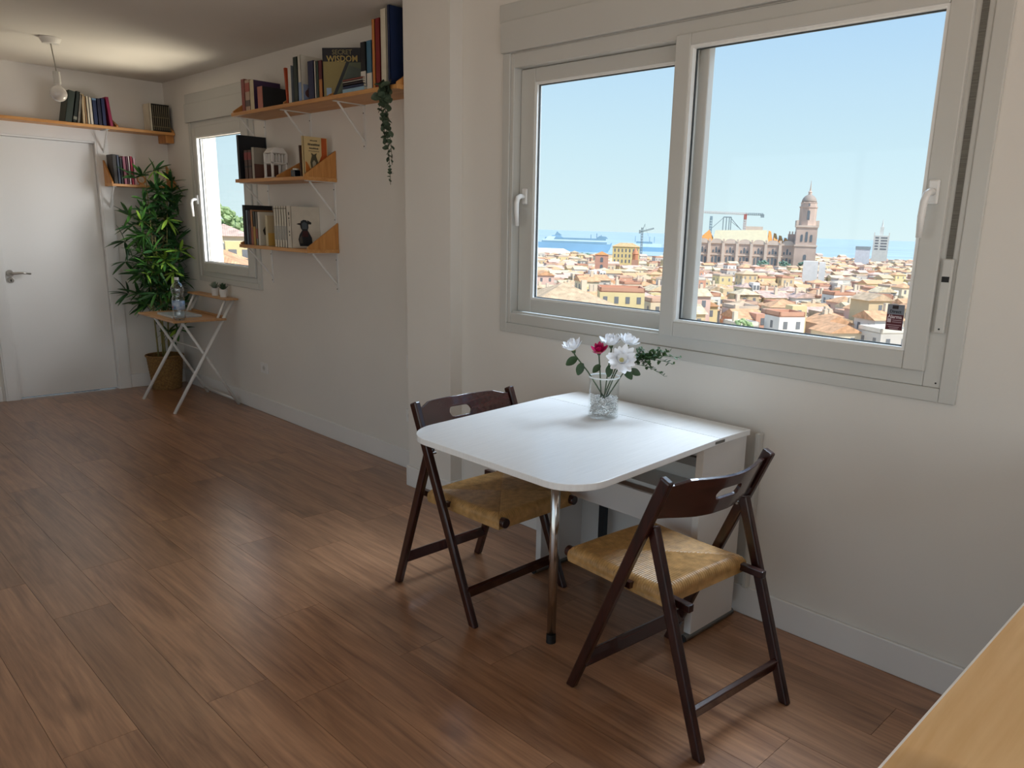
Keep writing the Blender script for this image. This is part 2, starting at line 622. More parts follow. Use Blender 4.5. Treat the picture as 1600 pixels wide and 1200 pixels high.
# text plane: reads along -y seen from inside (viewer looks along +x)
def yzm(x_, y_, z_):
    return Matrix(((0, 0, -1, x_), (-1, 0, 0, y_), (0, 1, 0, z_), (0, 0, 0, 1)))
text('sticker_text', 'Direct', .014, yzm(SX-.0018, .974, 1.231), paint('#23262e'), stk, .0003, bold=.0003)
text('sticker_text', 'Alarma', .0155, yzm(SX-.0024, .974, 1.2145), paint('#d9c9cc'), stk, .0003, bold=.0003)
MB().box(SX-.0024, SX-.0017, .985, .997, 1.196, 1.208).build('sticker_mark', paint('#c9b8bf'), stk)
for zz, a, b_ in ((1.204, .951, .981), (1.198, .951, .981), (1.188, .951, .997), (1.182, .957, .992), (1.177, .96, .988)):
    MB().box(SX-.0023, SX-.0017, a, b_, zz-.001, zz+.001).build('sticker_line', paint('#b99aa2'), stk)

# ------------------------------------------------------------------ window_2 (small window by the corner)
w2 = struct(MB().frame('x', XF-.012, XF+.004, 5.655, 6.80, .945, 2.195, .045, .045, .045, .0).build('window_2', PVC, bevel=.003))
MB().frame('x', XF-.004, XF+.06, 5.70, 6.755, .99, 2.19, .035, .035, .04, .035).build('window_frame', PVC, w2, bevel=.003)
MB().box(XF-.024, XF, 5.64, 6.83, 2.195, 2.335).build('shutter_box', PVC, w2, bevel=.003)
MB().box(XF-.009, XF, 5.63, 6.84, 2.335, 2.41).build('shutter_box_top', PVC, w2, bevel=.003)
w2s = MB().frame('x', XF-.018, XF+.035, 5.735, 6.72, 1.03, 2.155, .11, .06, .07, .075).build('sash', PVC, w2, bevel=.004)
MB().frame('x', XF-.012, XF+.028, 5.845, 6.66, 1.10, 2.08, .01, .01, .01, .01).build('glazing_bead', mat('white_bead', (.82, .82, .80), .25), w2s)
MB().frame('x', XF+.010, XF+.018, 5.855, 6.65, 1.11, 2.07, .004, .004, .004, .004).build('glazing_gasket', mat('gasket', '#3c4244', .7), w2s)
MB().box(XF+.012, XF+.016, 5.853, 6.652, 1.108, 2.072).build('pane', GLASS, w2s)
handle(w2s, 6.69, 1.60, XF-.018)
MB().box(XF-.024, XF-.006, 6.725, 6.745, 1.02, 1.10).build('hinge', PVC, w2, bevel=.003)
# outside guide rail for the roller shutter, seen through the pane
MB().box(XF+.062, XF+.10, 6.715, 6.755, .99, 2.19).build('shutter_rail', PVC, w2)
MB().box(XF+.062, XF+.10, 5.70, 5.74, .99, 2.19).build('shutter_rail', PVC, w2)
# outer reveals
MB().frame('x', XF+.10, XO2+.004, 5.698, 6.757, .988, 2.192, .004, .004, .004, .004).build('window_reveal', CREAM, w2)

# unseen window added in the left wall for its light: frame and panes
w3 = struct(MB().frame('x', XL-.10, XL-.03, LY0, LY1, LZ0, LZ1, .05, .05, .05, .05).build('fill_window_left', PVC))
for k in range(1, 4):
    MB().box(XL-.09, XL-.04, LY0+1.4*k-.03, LY0+1.4*k+.03, LZ0+.05, LZ1-.05).build('mullion', PVC, w3)

w4 = struct(MB().frame('y', YB-.10, YB-.03, -1.6, 2.0, .2, 2.3, .05, .05, .05, .05).build('fill_window_rear', PVC))  # unseen window behind the camera, added for its light
for k in range(1, 3):
    MB().box(-1.6+1.2*k-.03, -1.6+1.2*k+.03, YB-.09, YB-.04, .25, 2.25).build('mullion', PVC, w4)

# ------------------------------------------------------------------ the town, the harbour and the sea outside
SEA = -38.0
def ground_z(D):
    return -24.0-12.5*max(0.0, min(1.0, (D-130)/330.0))
def polar(az, D, z=0.0):
    a = math.radians(az)
    return Vector((D*math.sin(a), D*math.cos(a), z))
def far_thing(name, label, cat, az, D, z, group=None):
    return thing(name, label, cat, polar(az, D, z), -math.radians(az), group)
TOWN = mat('town_ground', '#c9b49c', .95, var=.12, scale=.05)
gm = MB()
NA = 96
rings = [0, 130, 200, 280, 360, 460, 900, 1420]
gv = []
for r in rings:
    for k in range(NA):
        a = 360*k/NA
        gv.append(tuple(polar(a, r, ground_z(r) if r < 1420 else SEA-1)))
gf = []
for i in range(len(rings)-1):
    for k in range(NA):
        k2 = (k+1) % NA
        gf.append((i*NA+k, i*NA+k2, (i+1)*NA+k2, (i+1)*NA+k))
struct(MB().add(gv, gf).build('town_ground', TOWN))
SEAM = mat('sea_water', (.42, .55, .61), .5, var=.08, scale=.004, stretch=(1, 1, 1))
sm = []
for r in (1395, 4000, 15000, 45000):
    for k in range(NA):
        sm.append(tuple(polar(360*k/NA, r, SEA)))
sf_ = []
for i in range(3):
    for k in range(NA):
        k2 = (k+1) % NA
        sf_.append((i*NA+k, i*NA+k2, (i+1)*NA+k2, (i+1)*NA+k))
sea = tag(MB().add(sm, sf_).build('sea', SEAM), 'pale blue sea stretching to the horizon behind the town', 'sea')
sea['kind'] = 'stuff'

def plaster(h):
    return mat('plaster_'+h.strip('#'), h, .9, var=.04, scale=.4)
def tiles(h):
    k = 'rooftile_'+h.strip('#')
    if k in MC:
        return MC[k]
    m = mat(k, h, .9, var=.16, scale=.9)
    t = m.node_tree
    co = t.nodes.new('ShaderNodeTexCoord')
    wv = t.nodes.new('ShaderNodeTexWave')
    wv.inputs['Scale'].default_value = 1.1
    wv.inputs['Distortion'].default_value = .3
    t.links.new(co.outputs['Object'], wv.inputs[0])
    bpn = t.nodes.new('ShaderNodeBump')
    bpn.inputs['Strength'].default_value = .35
    bpn.inputs['Distance'].default_value = .15
    t.links.new(wv.outputs[0], bpn.inputs['Height'])
    t.links.new(bpn.outputs[0], t.nodes['Principled BSDF'].inputs['Normal'])
    return m
WALLS = [('cream', '#e6d8bd'), ('white', '#e9e6e0'), ('pale pink', '#e2c3b6'), ('pale yellow', '#e8d6a4'), ('salmon', '#dca88f'), ('light grey', '#cfcac2'), ('sand', '#d9c39e')]
ROOFS = [('orange tiled', '#e0b088'), ('tan tiled', '#d2b798'), ('rose tiled', '#dbbcae'), ('sandy tiled', '#e2cfae')]  # pale wall and roof tones also carry the distance haze
WIN = mat('far_window_glass', '#7c8085', .4, var=.1, scale=.5)
rc = random.Random(41)
def roof_mesh(m, w_, d_, z, kind, ov=.45, pit=.42):
    a, b = w_/2+ov, d_/2+ov
    if kind == 'hip':
        hh = min(a, b)*pit
        if a >= b:
            vs = [(-a, -b, z), (a, -b, z), (a, b, z), (-a, b, z), (-a+b, 0, z+hh), (a-b, 0, z+hh)]
            fs = [(0, 1, 5, 4), (1, 2, 5), (2, 3, 4, 5), (3, 0, 4), (3, 2, 1, 0)]
        else:
            vs = [(-a, -b, z), (a, -b, z), (a, b, z), (-a, b, z), (0, -b+a, z+hh), (0, b-a, z+hh)]
            fs = [(0, 1, 4), (1, 2, 5, 4), (2, 3, 5), (3, 0, 4, 5), (3, 2, 1, 0)]
        m.add(vs, fs)
    elif kind == 'gable':
        hh = b*pit
        vs = [(-a, -b, z), (a, -b, z), (a, b, z), (-a, b, z), (-a, 0, z+hh), (a, 0, z+hh)]
        m.add(vs, [(0, 1, 5, 4), (2, 3, 4, 5), (1, 2, 5), (3, 0, 4), (3, 2, 1, 0)])
    elif kind == 'shed':
        hh = b*pit*1.2
        vs = [(-a, -b, z), (a, -b, z), (a, b, z), (-a, b, z), (-a, b, z+hh), (a, b, z+hh)]
        m.add(vs, [(0, 1, 5, 4), (2, 3, 4, 5), (1, 2, 5), (3, 0, 4), (3, 2, 1, 0)])
    else:
        m.box(-w_/2, w_/2, -d_/2, d_/2, z, z+.25)
        m.box(-w_/2, w_/2, -d_/2, -d_/2+.3, z, z+1.0)
        m.box(-w_/2, -w_/2+.3, -d_/2, d_/2, z, z+1.0)
        m.box(w_/2-.3, w_/2, -d_/2, d_/2, z, z+1.0)
        m.box(-w_/2, w_/2, d_/2-.3, d_/2, z, z+1.0)
    return m
def windows_mesh(m, w_, d_, z0, z1, rng, sides='fl'):
    fl_ = max(1, int((z1-z0)/3.1))
    for k in range(fl_):
        zb_ = z1-2.35-3.1*k
        if zb_ < z0+.4 or k > 3:
            break
        n = max(2, int(w_/rng.uniform(2.2, 3.2)))
        for i in range(n):
            if rng.random() < .12:
                continue
            x_ = -w_/2+w_*(i+.5)/n
            m.box(x_-.45, x_+.45, -d_/2-.05, -d_/2+.02, zb_, zb_+1.45)
        n = max(1, int(d_/3))
        for i in range(n):
            y_ = -d_/2+d_*(i+.5)/n
            for s in (-1, 1):
                xx = s*w_/2
                m.box(xx-.04, xx+.04, y_-.45, y_+.45, zb_, zb_+1.45)
    return m
MARKS = ((44.6, 'below the ship bow'), (46.4, 'below the cruise ship'), (48.2, 'below the ship stern'), (49.4, 'below the brick tower'), (50.9, 'below the yellow building'),
         (53.6, 'by the middle window bar'), (56.2, 'below the cathedral left end'), (58.2, 'below the cathedral nave'), (60.2, 'below the cathedral crane'), (61.9, 'left below the bell tower'), (63.3, 'below the bell tower'),
         (64.9, 'right below the bell tower'), (66.3, 'below the grey-roofed block'), (67.5, 'below the white tower'), (68.6, 'near the alarm sticker'), (99, 'at the right window edge'))
ROWS = ((165, 'at the sill'), (195, 'front row'), (230, 'second row'), (275, 'near middle'), (325, 'middle'), (385, 'rear middle'), (9e9, 'rear'))
used_labels = {}
def house_label(az, D, wn, rn_, kind):
    rr = {'hip': rn_+' hipped', 'gable': rn_+' gabled', 'shed': rn_+' sloping', 'flat': 'flat'}[kind]
    if az < 35:
        lab = '%s house with %s roof in the small window, %s' % (wn, rr, ('nearest' if D < 100 else 'near' if D < 140 else 'middle' if D < 190 else 'rear')+(' left' if az < 22.4 else ' right' if az > 23.8 else ''))
    else:
        mk = next(t for a, t in MARKS if az < a)
        rw_ = next(t for d, t in ROWS if D < d)
        lab = '%s house, %s roof, %s, %s' % (wn, rr, rw_, mk)
    n = used_labels.get(lab, 0)
    used_labels[lab] = n+1
    if n:
        lab += (', farther', ', third deep', ', fourth deep', ', fifth deep', ', last')[min(n-1, 4)]
    return lab
def house(az, D, w_, d_, h_, rot, wi, ri, kind, z0=None, label=None, cat='house', nm='town_house', grp=None, chim=None):
    z0 = ground_z(D)-1.0 if z0 is None else z0
    wn, wh = WALLS[wi]
    rn_, rh = ROOFS[ri]
    if label is None:
        label = house_label(az, D, wn, rn_, kind)
        grp = 'old town houses outside the %s window' % ('small' if az < 35 else 'large')
    t = thing(nm, label, cat, polar(az, D, z0), -math.radians(az)+rot, grp)
    MB().box(-w_/2, w_/2, -d_/2, d_/2, 0, h_).build('walls', plaster(wh), t)
    m = roof_mesh(MB(), w_, d_, h_, kind)
    m.build('roof', tiles(rh) if kind != 'flat' else plaster(rc.choice(['#d9b9a4', '#e6dfd2', '#d8c6b4', '#cf9f86'])), t)
    m = windows_mesh(MB(), w_, d_, 0, h_, rc)
    if nm == 'town_house' and rc.random() < .65:
        aw, ad, ah = w_*rc.uniform(.35, .55), d_*rc.uniform(.4, .6), h_+rc.uniform(-3.5, 2.8)
        ax, ay = rc.choice((-1, 1))*(w_-aw)*.5, -(d_-ad)*.5*rc.choice((-1, 1, 1))
        ay -= .9 if ay < 0 else 0
        MB().box(ax-aw/2, ax+aw/2, ay-ad/2, ay+ad/2, 0, ah).build('annex', plaster(WALLS[(wi+rc.choice((0, 0, 1, 3))) % 7][1]), t)
        a2 = windows_mesh(MB(), aw, ad, 0, ah, rc)
        m.add([(x_+ax, y_+ay, z_) for x_, y_, z_ in a2.v], a2.f)
    if m.v:
        o = m.build('window_openings', WIN, t)
        o['kind'] = 'stuff'
    if chim if chim is not None else rc.random() < .5:
        cx_, cy_ = rc.uniform(-.3, .3)*w_, rc.uniform(-.2, .2)*d_
        MB().box(cx_-.45, cx_+.45, cy_-.4, cy_+.4, h_, h_+rc.uniform(1.6, 2.6)+.1*w_).build('chimney', plaster('#e2d3bd'), t)
    return t
taken = []
def free(x_, y_, r):
    for a, b, q in taken:
        if (x_-a)**2+(y_-b)**2 < (r+q)**2:
            return False
    return True
def take(az, D, r):
    p = polar(az, D)
    taken.append((p.x, p.y, r))
# landmarks reserve their ground first
for az, D, r in ((46.5, 133, 11), (50.4, 172, 9), (62, 192, 8), (68.2, 232, 6), (50.6, 650, 16), (48.9, 560, 12), (51.3, 600, 6), (63.6, 520, 10), (67.75, 1000, 18), (45.4, 950, 40), (59.2, 150, 5)):
    take(az, D, r)
for k in range(-5, 6):
    take(59.0+.75*k, 770, 22)
    take(59.0+.75*k, 735, 12)
    take(59.0+.75*k, 800, 20)
take(63.0, 778, 18)
take(58.77, 950, 10)
take(66.7, 905, 13)
take(51.68, 800, 6)
# --- named near houses
house(46.2, 134, 15, 15, 14.0, .25, 3, 1, 'hip', z0=-24.6, label='large brown tiled roof filling the lower left of the large window', nm='tiled_roof_house', chim=True)
house(50.35, 172, 9.6, 8, 12.0, .1, 3, 3, 'flat', z0=-23.2, label='olive yellow house with arched front right of the large brown roof', nm='yellow_house', chim=False)
house(61.8, 192, 7.6, 7, 11.0, .35, 0, 0, 'hip', z0=-25.5, label='cream house with an orange hipped roof low in the right pane', nm='cream_house', chim=False)
rw = house(68.2, 232, 5.5, 6, 14.0, .1, 1, 2, 'flat', z0=-28.0, label='house with a deep red end wall just above the alarm sticker', nm='red_wall_house', chim=False)
MB().box(-2.7, 2.7, -3.06, -3.0, 8, 14).build('red_wall', plaster('#b5524a'), rw)
# --- the old town
n_house = 0
cell = 9.6
grid_a = math.radians(31)
ca, sa = math.cos(grid_a), math.sin(grid_a)
cand = []
for i in range(-20, 150):
    for j_ in range(-60, 150):
        gx, gy = (i+rc.uniform(-.14, .14))*cell, (j_+rc.uniform(-.14, .14))*cell
        x_, y_ = gx*ca-gy*sa, gx*sa+gy*ca
        D = math.hypot(x_, y_)
        az = math.degrees(math.atan2(x_, y_))
        if (43.2 < az < 70.8 and 158 < D < 1330) or (21.0 < az < 25.2 and 78 < D < 142):
            cand.append((D, az, x_, y_))
cand.sort()
far_cells = []
for D, az, x_, y_ in cand:
    if not free(x_, y_, 5.0):
        continue
    if az > 35 and 560 < D and rc.random() < .12:
        continue
    if D > (850 if az < 53.5 else 1120):
        continue
    if n_house >= 290 or D > 470:
        far_cells.append((D, az, x_, y_))
        continue
    kind = rc.choices(['hip', 'gable', 'shed', 'flat'], [4, 4, 1.5, 4])[0]
    wi = rc.choices(range(7), [4, 4, 3, 2, 1.6, 1.4, 2])[0]
    ri = rc.choices(range(4), [4, 3, 2, 3])[0]
    hh = rc.uniform(8.0, 13.0)+(rc.uniform(1, 4) if rc.random() < .2 else 0)
    z0 = None
    if az < 35:
        z0 = -10.2+.022*max(0, D-75)
        hh = rc.uniform(6.4, 8.2)
    ztop = (z0 if z0 is not None else ground_z(D)-1)+hh+2.5
    if az > 35 and (ztop-EYE)/D < -.073-.0013*(az-44)-.004:
        continue
    house(az, D, rc.uniform(5.2, 8.0), rc.uniform(5.4, 7.8), hh, math.radians(az)-grid_a+rc.choice([0, PI/2]) if az > 35 else rc.uniform(-.3, .3), wi, ri, kind, z0=z0)
    n_house += 1
# --- the farther blocks, too many to count, one mesh with a colour for each face
fv, ff, fc = MB(), None, []
def fadd(mb_, hexc):
    k = len(fv.f)
    c_ = lin(hexc)
    fv.add(mb_.v, mb_.f)
    fc.extend([c_]*(len(fv.f)-k))
for D, az, x_, y_ in far_cells:
    w_, d_, h_ = rc.uniform(6, 9.2), rc.uniform(6, 8.8), rc.uniform(8.5, 14)+(rc.uniform(0, 5) if rc.random() < .15 else 0)
    kind = rc.choices(['hip', 'gable', 'flat'], [3, 3, 5])[0]
    rot = -grid_a
    z0 = ground_z(D)-.5
    cr, sr = math.cos(rot), math.sin(rot)
    def put(mb_):
        mb_.v = [(x_+a*cr-b_*sr, y_+a*sr+b_*cr, z0+c_) for a, b_, c_ in mb_.v]
        return mb_
    fadd(put(MB().box(-w_/2, w_/2, -d_/2, d_/2, 0, h_)), rc.choice(WALLS)[1])
    fadd(put(roof_mesh(MB(), w_, d_, h_, kind)), rc.choice(ROOFS)[1] if kind != 'flat' else rc.choice(['#d9b9a4', '#e6dfd2', '#d8c6b4', '#d3a48c']))
    if D < 900:
        fadd(put(windows_mesh(MB(), w_, d_, 0, h_, rc)), '#9a9a9a')
fm = fv.mesh('far_town')
ca_ = fm.color_attributes.new('tone', 'FLOAT_COLOR', 'CORNER')
buf = []
for p, c_ in zip(fm.polygons, fc):
    buf += list((*c_, 1.0))*len(p.vertices)
ca_.data.foreach_set('color', buf)
fmat = bpy.data.materials.new('far_town_plaster')
fmat.use_nodes = True
at = fmat.node_tree.nodes.new('ShaderNodeAttribute')
at.attribute_name = 'tone'
fmat.node_tree.links.new(at.outputs['Color'], fmat.node_tree.nodes['Principled BSDF'].inputs['Base Color'])
fmat.node_tree.nodes['Principled BSDF'].inputs['Roughness'].default_value = .9
fm.materials.append(fmat)
fo = bpy.data.objects.new('far_town', fm)
COL.objects.link(fo)
tag(fo, 'distant jumble of pale houses between the near roofs and the harbour', 'houses')
fo['kind'] = 'stuff'

# --- cathedral
ST = mat('cathedral_stone', '#cfb9ac', .9, var=.10, scale=.08)
ST2 = mat('cathedral_stone_trim', '#dccabb', .9, var=.06, scale=.1)
SHW = mat('cathedral_window', '#6f7880', .5, var=.1)
ct = far_thing('cathedral', 'great stone cathedral with pale roof and tall bell tower', 'cathedral', 59.0, 770, -36.0)
L0, L1, HT = -47.0, 44.0, 31.0
MB().box(L0, L1, 0, 40, 0, HT).build('nave_wall', ST, ct)
MB().box(L0-.6, L1+.6, -.9, .2, HT-1.6, HT+.4).build('cornice', ST2, ct)
MB().box(L0-.4, L1+.4, -.6, .2, 18.6, 19.6).build('cornice', ST2, ct)
bays = 7
bw = (L1-L0)/bays
for k in range(bays+1):
    x_ = L0+bw*k
    MB().box(x_-1.3, x_+1.3, -2.2, .3, 0, HT-1).build('buttress', ST2, ct)
    MB().box(x_-.9, x_+.9, -1.6, .5, HT, HT+2.6).build('pinnacle', ST2, ct)
wm = MB()
def arch(m, cx_, z0, w_, h_, y_, d=.25):
    p = [(cx_-w_/2, z0), (cx_+w_/2, z0)]
    for k in range(7):
        a = PI*k/6
        p.append((cx_+w_/2*math.cos(a), z0+h_-w_/2+w_/2*math.sin(a)))
    m.prism(p, lambda a, b, t: (a, y_+t, b), -d, .05)
for k in range(bays):
    c0 = L0+bw*(k+.5)
    for q in (-1, 0, 1):
        arch(wm, c0+q*3.1, 8.0, 1.9, 9.0 if q else 10.0, 0)
        arch(wm, c0+q*2.8, 21.0, 1.5, 2.6 if q else 5.2, 0)
o = wm.build('window_openings', SHW, ct)
o['kind'] = 'stuff'
for k in range(bays):
    c0 = L0+bw*(k+.5)
    m = MB()
    p = [(c0+5.2*math.cos(PI*q/10), HT+.2+2.6*math.sin(PI*q/10)) for q in range(11)]
    m.prism(p, lambda a, b, t: (a, t, b), -.4, 1.2)
    m.build('arched_gable', ST2, ct)
PALE = plaster('#cfc6a8')
m = MB().add([(-32, 1.5, HT), (20, 1.5, HT), (20, 38, HT), (-32, 38, HT), (-30, 14, HT+10.5), (18, 14, HT+12), (18, 26, HT+12), (-30, 26, HT+10.5)],
             [(0, 1, 5, 4), (1, 2, 6, 5), (2, 3, 7, 6), (3, 0, 4, 7), (4, 5, 6, 7)])
m.build('pale_roof', PALE, ct)
MB().box(-2, 14, 15, 24, HT+11, HT+15).build('roof_lantern', ST2, ct)
OT = tiles('#dd9a55')
m = MB().add([(L0, 1.5, HT), (-31, 1.5, HT), (-31, 38, HT), (L0, 38, HT), (-36, 18, HT+11)], [(0, 1, 4), (1, 2, 4), (2, 3, 4), (3, 0, 4)])
m.build('tiled_roof', OT, ct)
for k in range(4):
    a0 = 19.5+k*5
    m = MB().add([(a0, 1.5, HT), (a0+4.6, 1.5, HT), (a0+4.6, 36, HT), (a0, 36, HT), (a0, 16, HT+11.5-2.0*k), (a0+2.3, 16, HT+11-2.0*k)], [(0, 1, 5, 4), (1, 2, 5), (2, 3, 4, 5), (3, 0, 4)])
    m.build('tiled_roof', OT, ct)
# unfinished tower stub and bell tower
MB().box(38, 45, 14, 24, 0, HT+9).build('tower_stub', ST, ct)
for q in range(3):
    MB().box(38.3+2.6*q, 39.5+2.6*q, 14, 15.2, HT+9, HT+11.5).build('column_stub', ST2, ct)
tx = 53.0
MB().box(tx-9.6, tx+9.6, -6, 13, 0, 30).build('tower_stage', ST, ct)
MB().box(tx-10.2, tx+10.2, -6.6, 13.6, 29.2, 30.6).build('cornice', ST2, ct)
MB().box(tx-9.2, tx+9.2, -5.6, 12.6, 30.6, 47).build('tower_stage', ST, ct)
MB().box(tx-10, tx+10, -6.4, 13.4, 46.4, 48.2).build('cornice', ST2, ct)
for a in (-9, 9):
    for b_ in (-5.4, 12.4):
        MB().box(tx+a-1, tx+a+1, b_-1, b_+1, 48, 52.5).build('pinnacle', ST2, ct)
m = MB()
m.lathe([(7.6, 48), (7.6, 63.5), (8.2, 64), (8.2, 65), (7.2, 65), (7.2, 68), (7.6, 68.3), (6.6, 69)], c=(tx, 3.5, 0), n=8)
m.build('belfry', ST, ct)
MB().lathe([(6.8, 68.8), (6.5, 70.5), (5.6, 72.6), (4.0, 74.3), (2.0, 75.4), (1.4, 75.6)], c=(tx, 3.5, 0), n=16).build('dome', mat('dome_lead', '#a89a90', .7), ct, smooth=True)
MB().lathe([(1.6, 75.4), (1.6, 77.6), (1.9, 77.8), (.8, 79), (.45, 82), (.12, 88)], c=(tx, 3.5, 0), n=8).build('spire', ST, ct)
wm = MB()
for q in (-1, 0, 1):
    arch(wm, tx+q*4.2, 33.5, 2.0, 6.4 if q else 9.0, -5.6)
arch(wm, tx, 53, 2.4, 8.5, -3.6, .5)
arch(wm, tx, 65.3, 1.4, 2.4, -3.3, .5)
arch(wm, tx, 17, 2.6, 5, -6)
o = wm.build('tower_openings', SHW, ct)
o['kind'] = 'stuff'

# --- tower crane behind the cathedral
def lattice(m, p, q, w_, n, r):
    p, q = Vector(p), Vector(q)
    d = (q-p)
    ax = d.normalized()
    a = ax.orthogonal().normalized()
    b_ = ax.cross(a)
    cs = [(a+b_)*w_/2, (a-b_)*w_/2, (-a-b_)*w_/2, (-a+b_)*w_/2]
    for c in cs:
        m.tube([p+c, q+c], r, 5)
    for k in range(n):
        s0, s1 = p+d*k/n, p+d*(k+1)/n
        for i in range(4):
            m.tube([s0+cs[i], s1+cs[(i+1) % 4]], r*.6, 4, cap=False)
    return m
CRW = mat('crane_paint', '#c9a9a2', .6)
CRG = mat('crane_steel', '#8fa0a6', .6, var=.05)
cr = far_thing('tower_crane', 'red and white tower crane behind the cathedral', 'crane', 58.77, 950, -36)
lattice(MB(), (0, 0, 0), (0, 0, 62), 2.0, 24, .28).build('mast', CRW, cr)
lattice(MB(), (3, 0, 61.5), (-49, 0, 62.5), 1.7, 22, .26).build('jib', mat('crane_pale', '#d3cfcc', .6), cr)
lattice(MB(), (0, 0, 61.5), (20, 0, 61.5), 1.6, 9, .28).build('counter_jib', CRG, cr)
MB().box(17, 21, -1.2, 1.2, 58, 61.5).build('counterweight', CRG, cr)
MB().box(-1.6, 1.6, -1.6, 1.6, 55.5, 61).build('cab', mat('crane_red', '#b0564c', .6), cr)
# --- harbour gantry crane
gc = far_thing('harbour_crane', 'grey harbour gantry crane seen above the cathedral roof', 'crane', 57.4, 1350, -36)
m = MB()
for x_ in (-2.5, 2.5, 7, 10):
    m.tube([(x_, 0, 0), (x_, 0, 66)], .9, 6)
m.build('gantry_leg', CRG, gc)
MB().tube([(-2, 0, 66), (10, 0, 66)], 1.0, 6).build('gantry_beam', CRG, gc)
m = MB()
m.tube([(-2, 0, 65), (-22, 0, 46)], .5, 5)
m.tube([(9, 0, 65), (26, 0, 47)], .8, 5)
m.tube([(9, 0, 60), (28, 0, 46)], .5, 5)
m.build('stay', CRG, gc)
gc2 = far_thing('harbour_crane', 'single dark crane column left of the harbour gantry', 'crane', 56.45, 1500, -36)
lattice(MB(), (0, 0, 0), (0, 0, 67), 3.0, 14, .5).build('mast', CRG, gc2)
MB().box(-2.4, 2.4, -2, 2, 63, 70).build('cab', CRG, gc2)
# --- luffing crane by the yellow building
lc = far_thing('luffing_crane', 'slim grey crane standing beside the yellow building', 'crane', 51.68, 800, -36)
lattice(MB(), (0, 0, 0), (0, 0, 42), 1.3, 16, .22).build('mast', CRG, lc)
lattice(MB(), (-2.5, 0, 37.5), (11.5, 0, 41.5), .9, 10, .16).build('jib', CRG, lc)
MB().tube([(2.2, 0, 44.8), (8.5, 0, 28)], .12, 4).build('hoist_cable', CRG, lc)
MB().tube([(1.0, 0, 41), (2.6, 0, 45.5)], .3, 5).build('apex', CRG, lc)
MB().box(-3.2, -1.6, -.8, .8, 36, 39.5).build('counterweight', CRG, lc)

# --- cruise ship and smaller ship, distance haze put into their blue
SHB = mat('ship_hazed_blue', '#8db2cd', .5, var=.05, scale=.03)
SHW2 = mat('ship_white', '#d7e6ee', .5, var=.03, scale=.05)
SHD = mat('ship_hazed_grey', '#86a6ba', .5, var=.05, scale=.03)  # greyer tone for decks, funnel and masts, haze tinted too
cs_ = far_thing('cruise_ship', 'large haze-tinted blue cruise ship moored in the harbour', 'ship', 46.9, 1500, SEA)
hp = [(-70, 16), (66, 15), (70, 18), (66, 6), (62, 0), (-64, 0), (-68, 6)]
MB().prism(hp, lambda a, b, t: (a, t, b), -9, 9).build('hull', SHB, cs_)
MB().box(-62, 60, -8.5, 8.5, 15.5, 19).build('deck', SHD, cs_)
MB().box(-60, 60, -8, 8, 19, 21.5).build('deck', SHW2, cs_)
MB().box(-56, 58, -8, 8, 21.5, 25).build('deck', SHD, cs_)
MB().prism([(-62, 15), (-44, 15), (-36, 27), (-50, 27)], lambda a, b, t: (a, t, b), -8.3, 8.3).build('bow_house', SHW2, cs_)
MB().prism([(-48, 25), (-22, 25), (-28, 29), (-42, 29)], lambda a, b, t: (a, t, b), -7, 7).build('bridge', SHB, cs_)
MB().prism([(-38, 29), (-24, 29), (-30, 33), (-34, 36)], lambda a, b, t: (a, t, b), -4, 4).build('funnel', SHD, cs_)
MB().prism([(40, 25), (62, 25), (58, 29), (46, 30)], lambda a, b, t: (a, t, b), -7, 7).build('stern_house', SHD, cs_)
for x_ in (30, 41, 49):
    MB().tube([(x_, 0, 24), (x_, 0, 34.5 if x_ == 41 else 32)], .7, 6).build('mast', SHD, cs_)
s2 = far_thing('white_ship', 'smaller white ship half hidden behind the yellow building', 'ship', 52.1, 1700, SEA)
MB().prism([(-38, 9), (36, 9), (40, 12), (35, 0), (-34, 0)], lambda a, b, t: (a, t, b), -6, 6).build('hull', SHB, s2)
MB().box(-30, 30, -5, 5, 9, 16).build('deck', SHW2, s2)
MB().box(-24, 10, -4, 4, 16, 20).build('deck', SHD, s2)
for x_ in (-26, 4, 14):
    MB().tube([(x_, 0, 18), (x_, 0, 31)], .6, 6).build('mast', SHD, s2)
# --- landmark buildings
wh_ = far_thing('warehouse', 'long white-roofed harbour warehouse below the cruise ship', 'warehouse', 44.9, 950, -36)
MB().box(-42, 32, -9, 12, 0, 9).build('walls', plaster('#cfd3cc'), wh_)
MB().add([(-44, -10, 9), (34, -10, 9), (34, 13, 9), (-44, 13, 9), (-44, 2, 15.5), (20, 2, 15.5)], [(0, 1, 5, 4), (1, 2, 5), (2, 3, 4, 5), (3, 0, 4)]).build('roof', plaster('#f0ead6'), wh_)
yb2 = far_thing('yellow_building', 'pale yellow six-storey building in front of the harbour', 'building', 50.6, 650, -36)
MB().box(-11, 11, 0, 14, 0, 25.5).build('walls', plaster('#e3cd95'), yb2)
MB().add([(-11.6, -.6, 25.5), (11.6, -.6, 25.5), (11.6, 14.6, 25.5), (-11.6, 14.6, 25.5), (-5, 7, 28.5), (5, 7, 28.5)], [(0, 1, 5, 4), (1, 2, 5), (2, 3, 4, 5), (3, 0, 4)]).build('roof', tiles('#d9b98a'), yb2)
m = MB()
for k in range(7):
    for q in range(5):
        m.box(-9.6+3.0*k, -8.4+3.0*k, -.08, .02, 4+4.3*q, 6.6+4.3*q)
o = m.build('window_openings', WIN, yb2)
o['kind'] = 'stuff'
br = far_thing('brick_tower', 'square reddish brick tower among the roofs in the left pane', 'tower', 48.88, 560, -36)
MB().box(-4.6, 4.6, 0, 9, 0, 21).build('walls', plaster('#cf9f8c'), br)
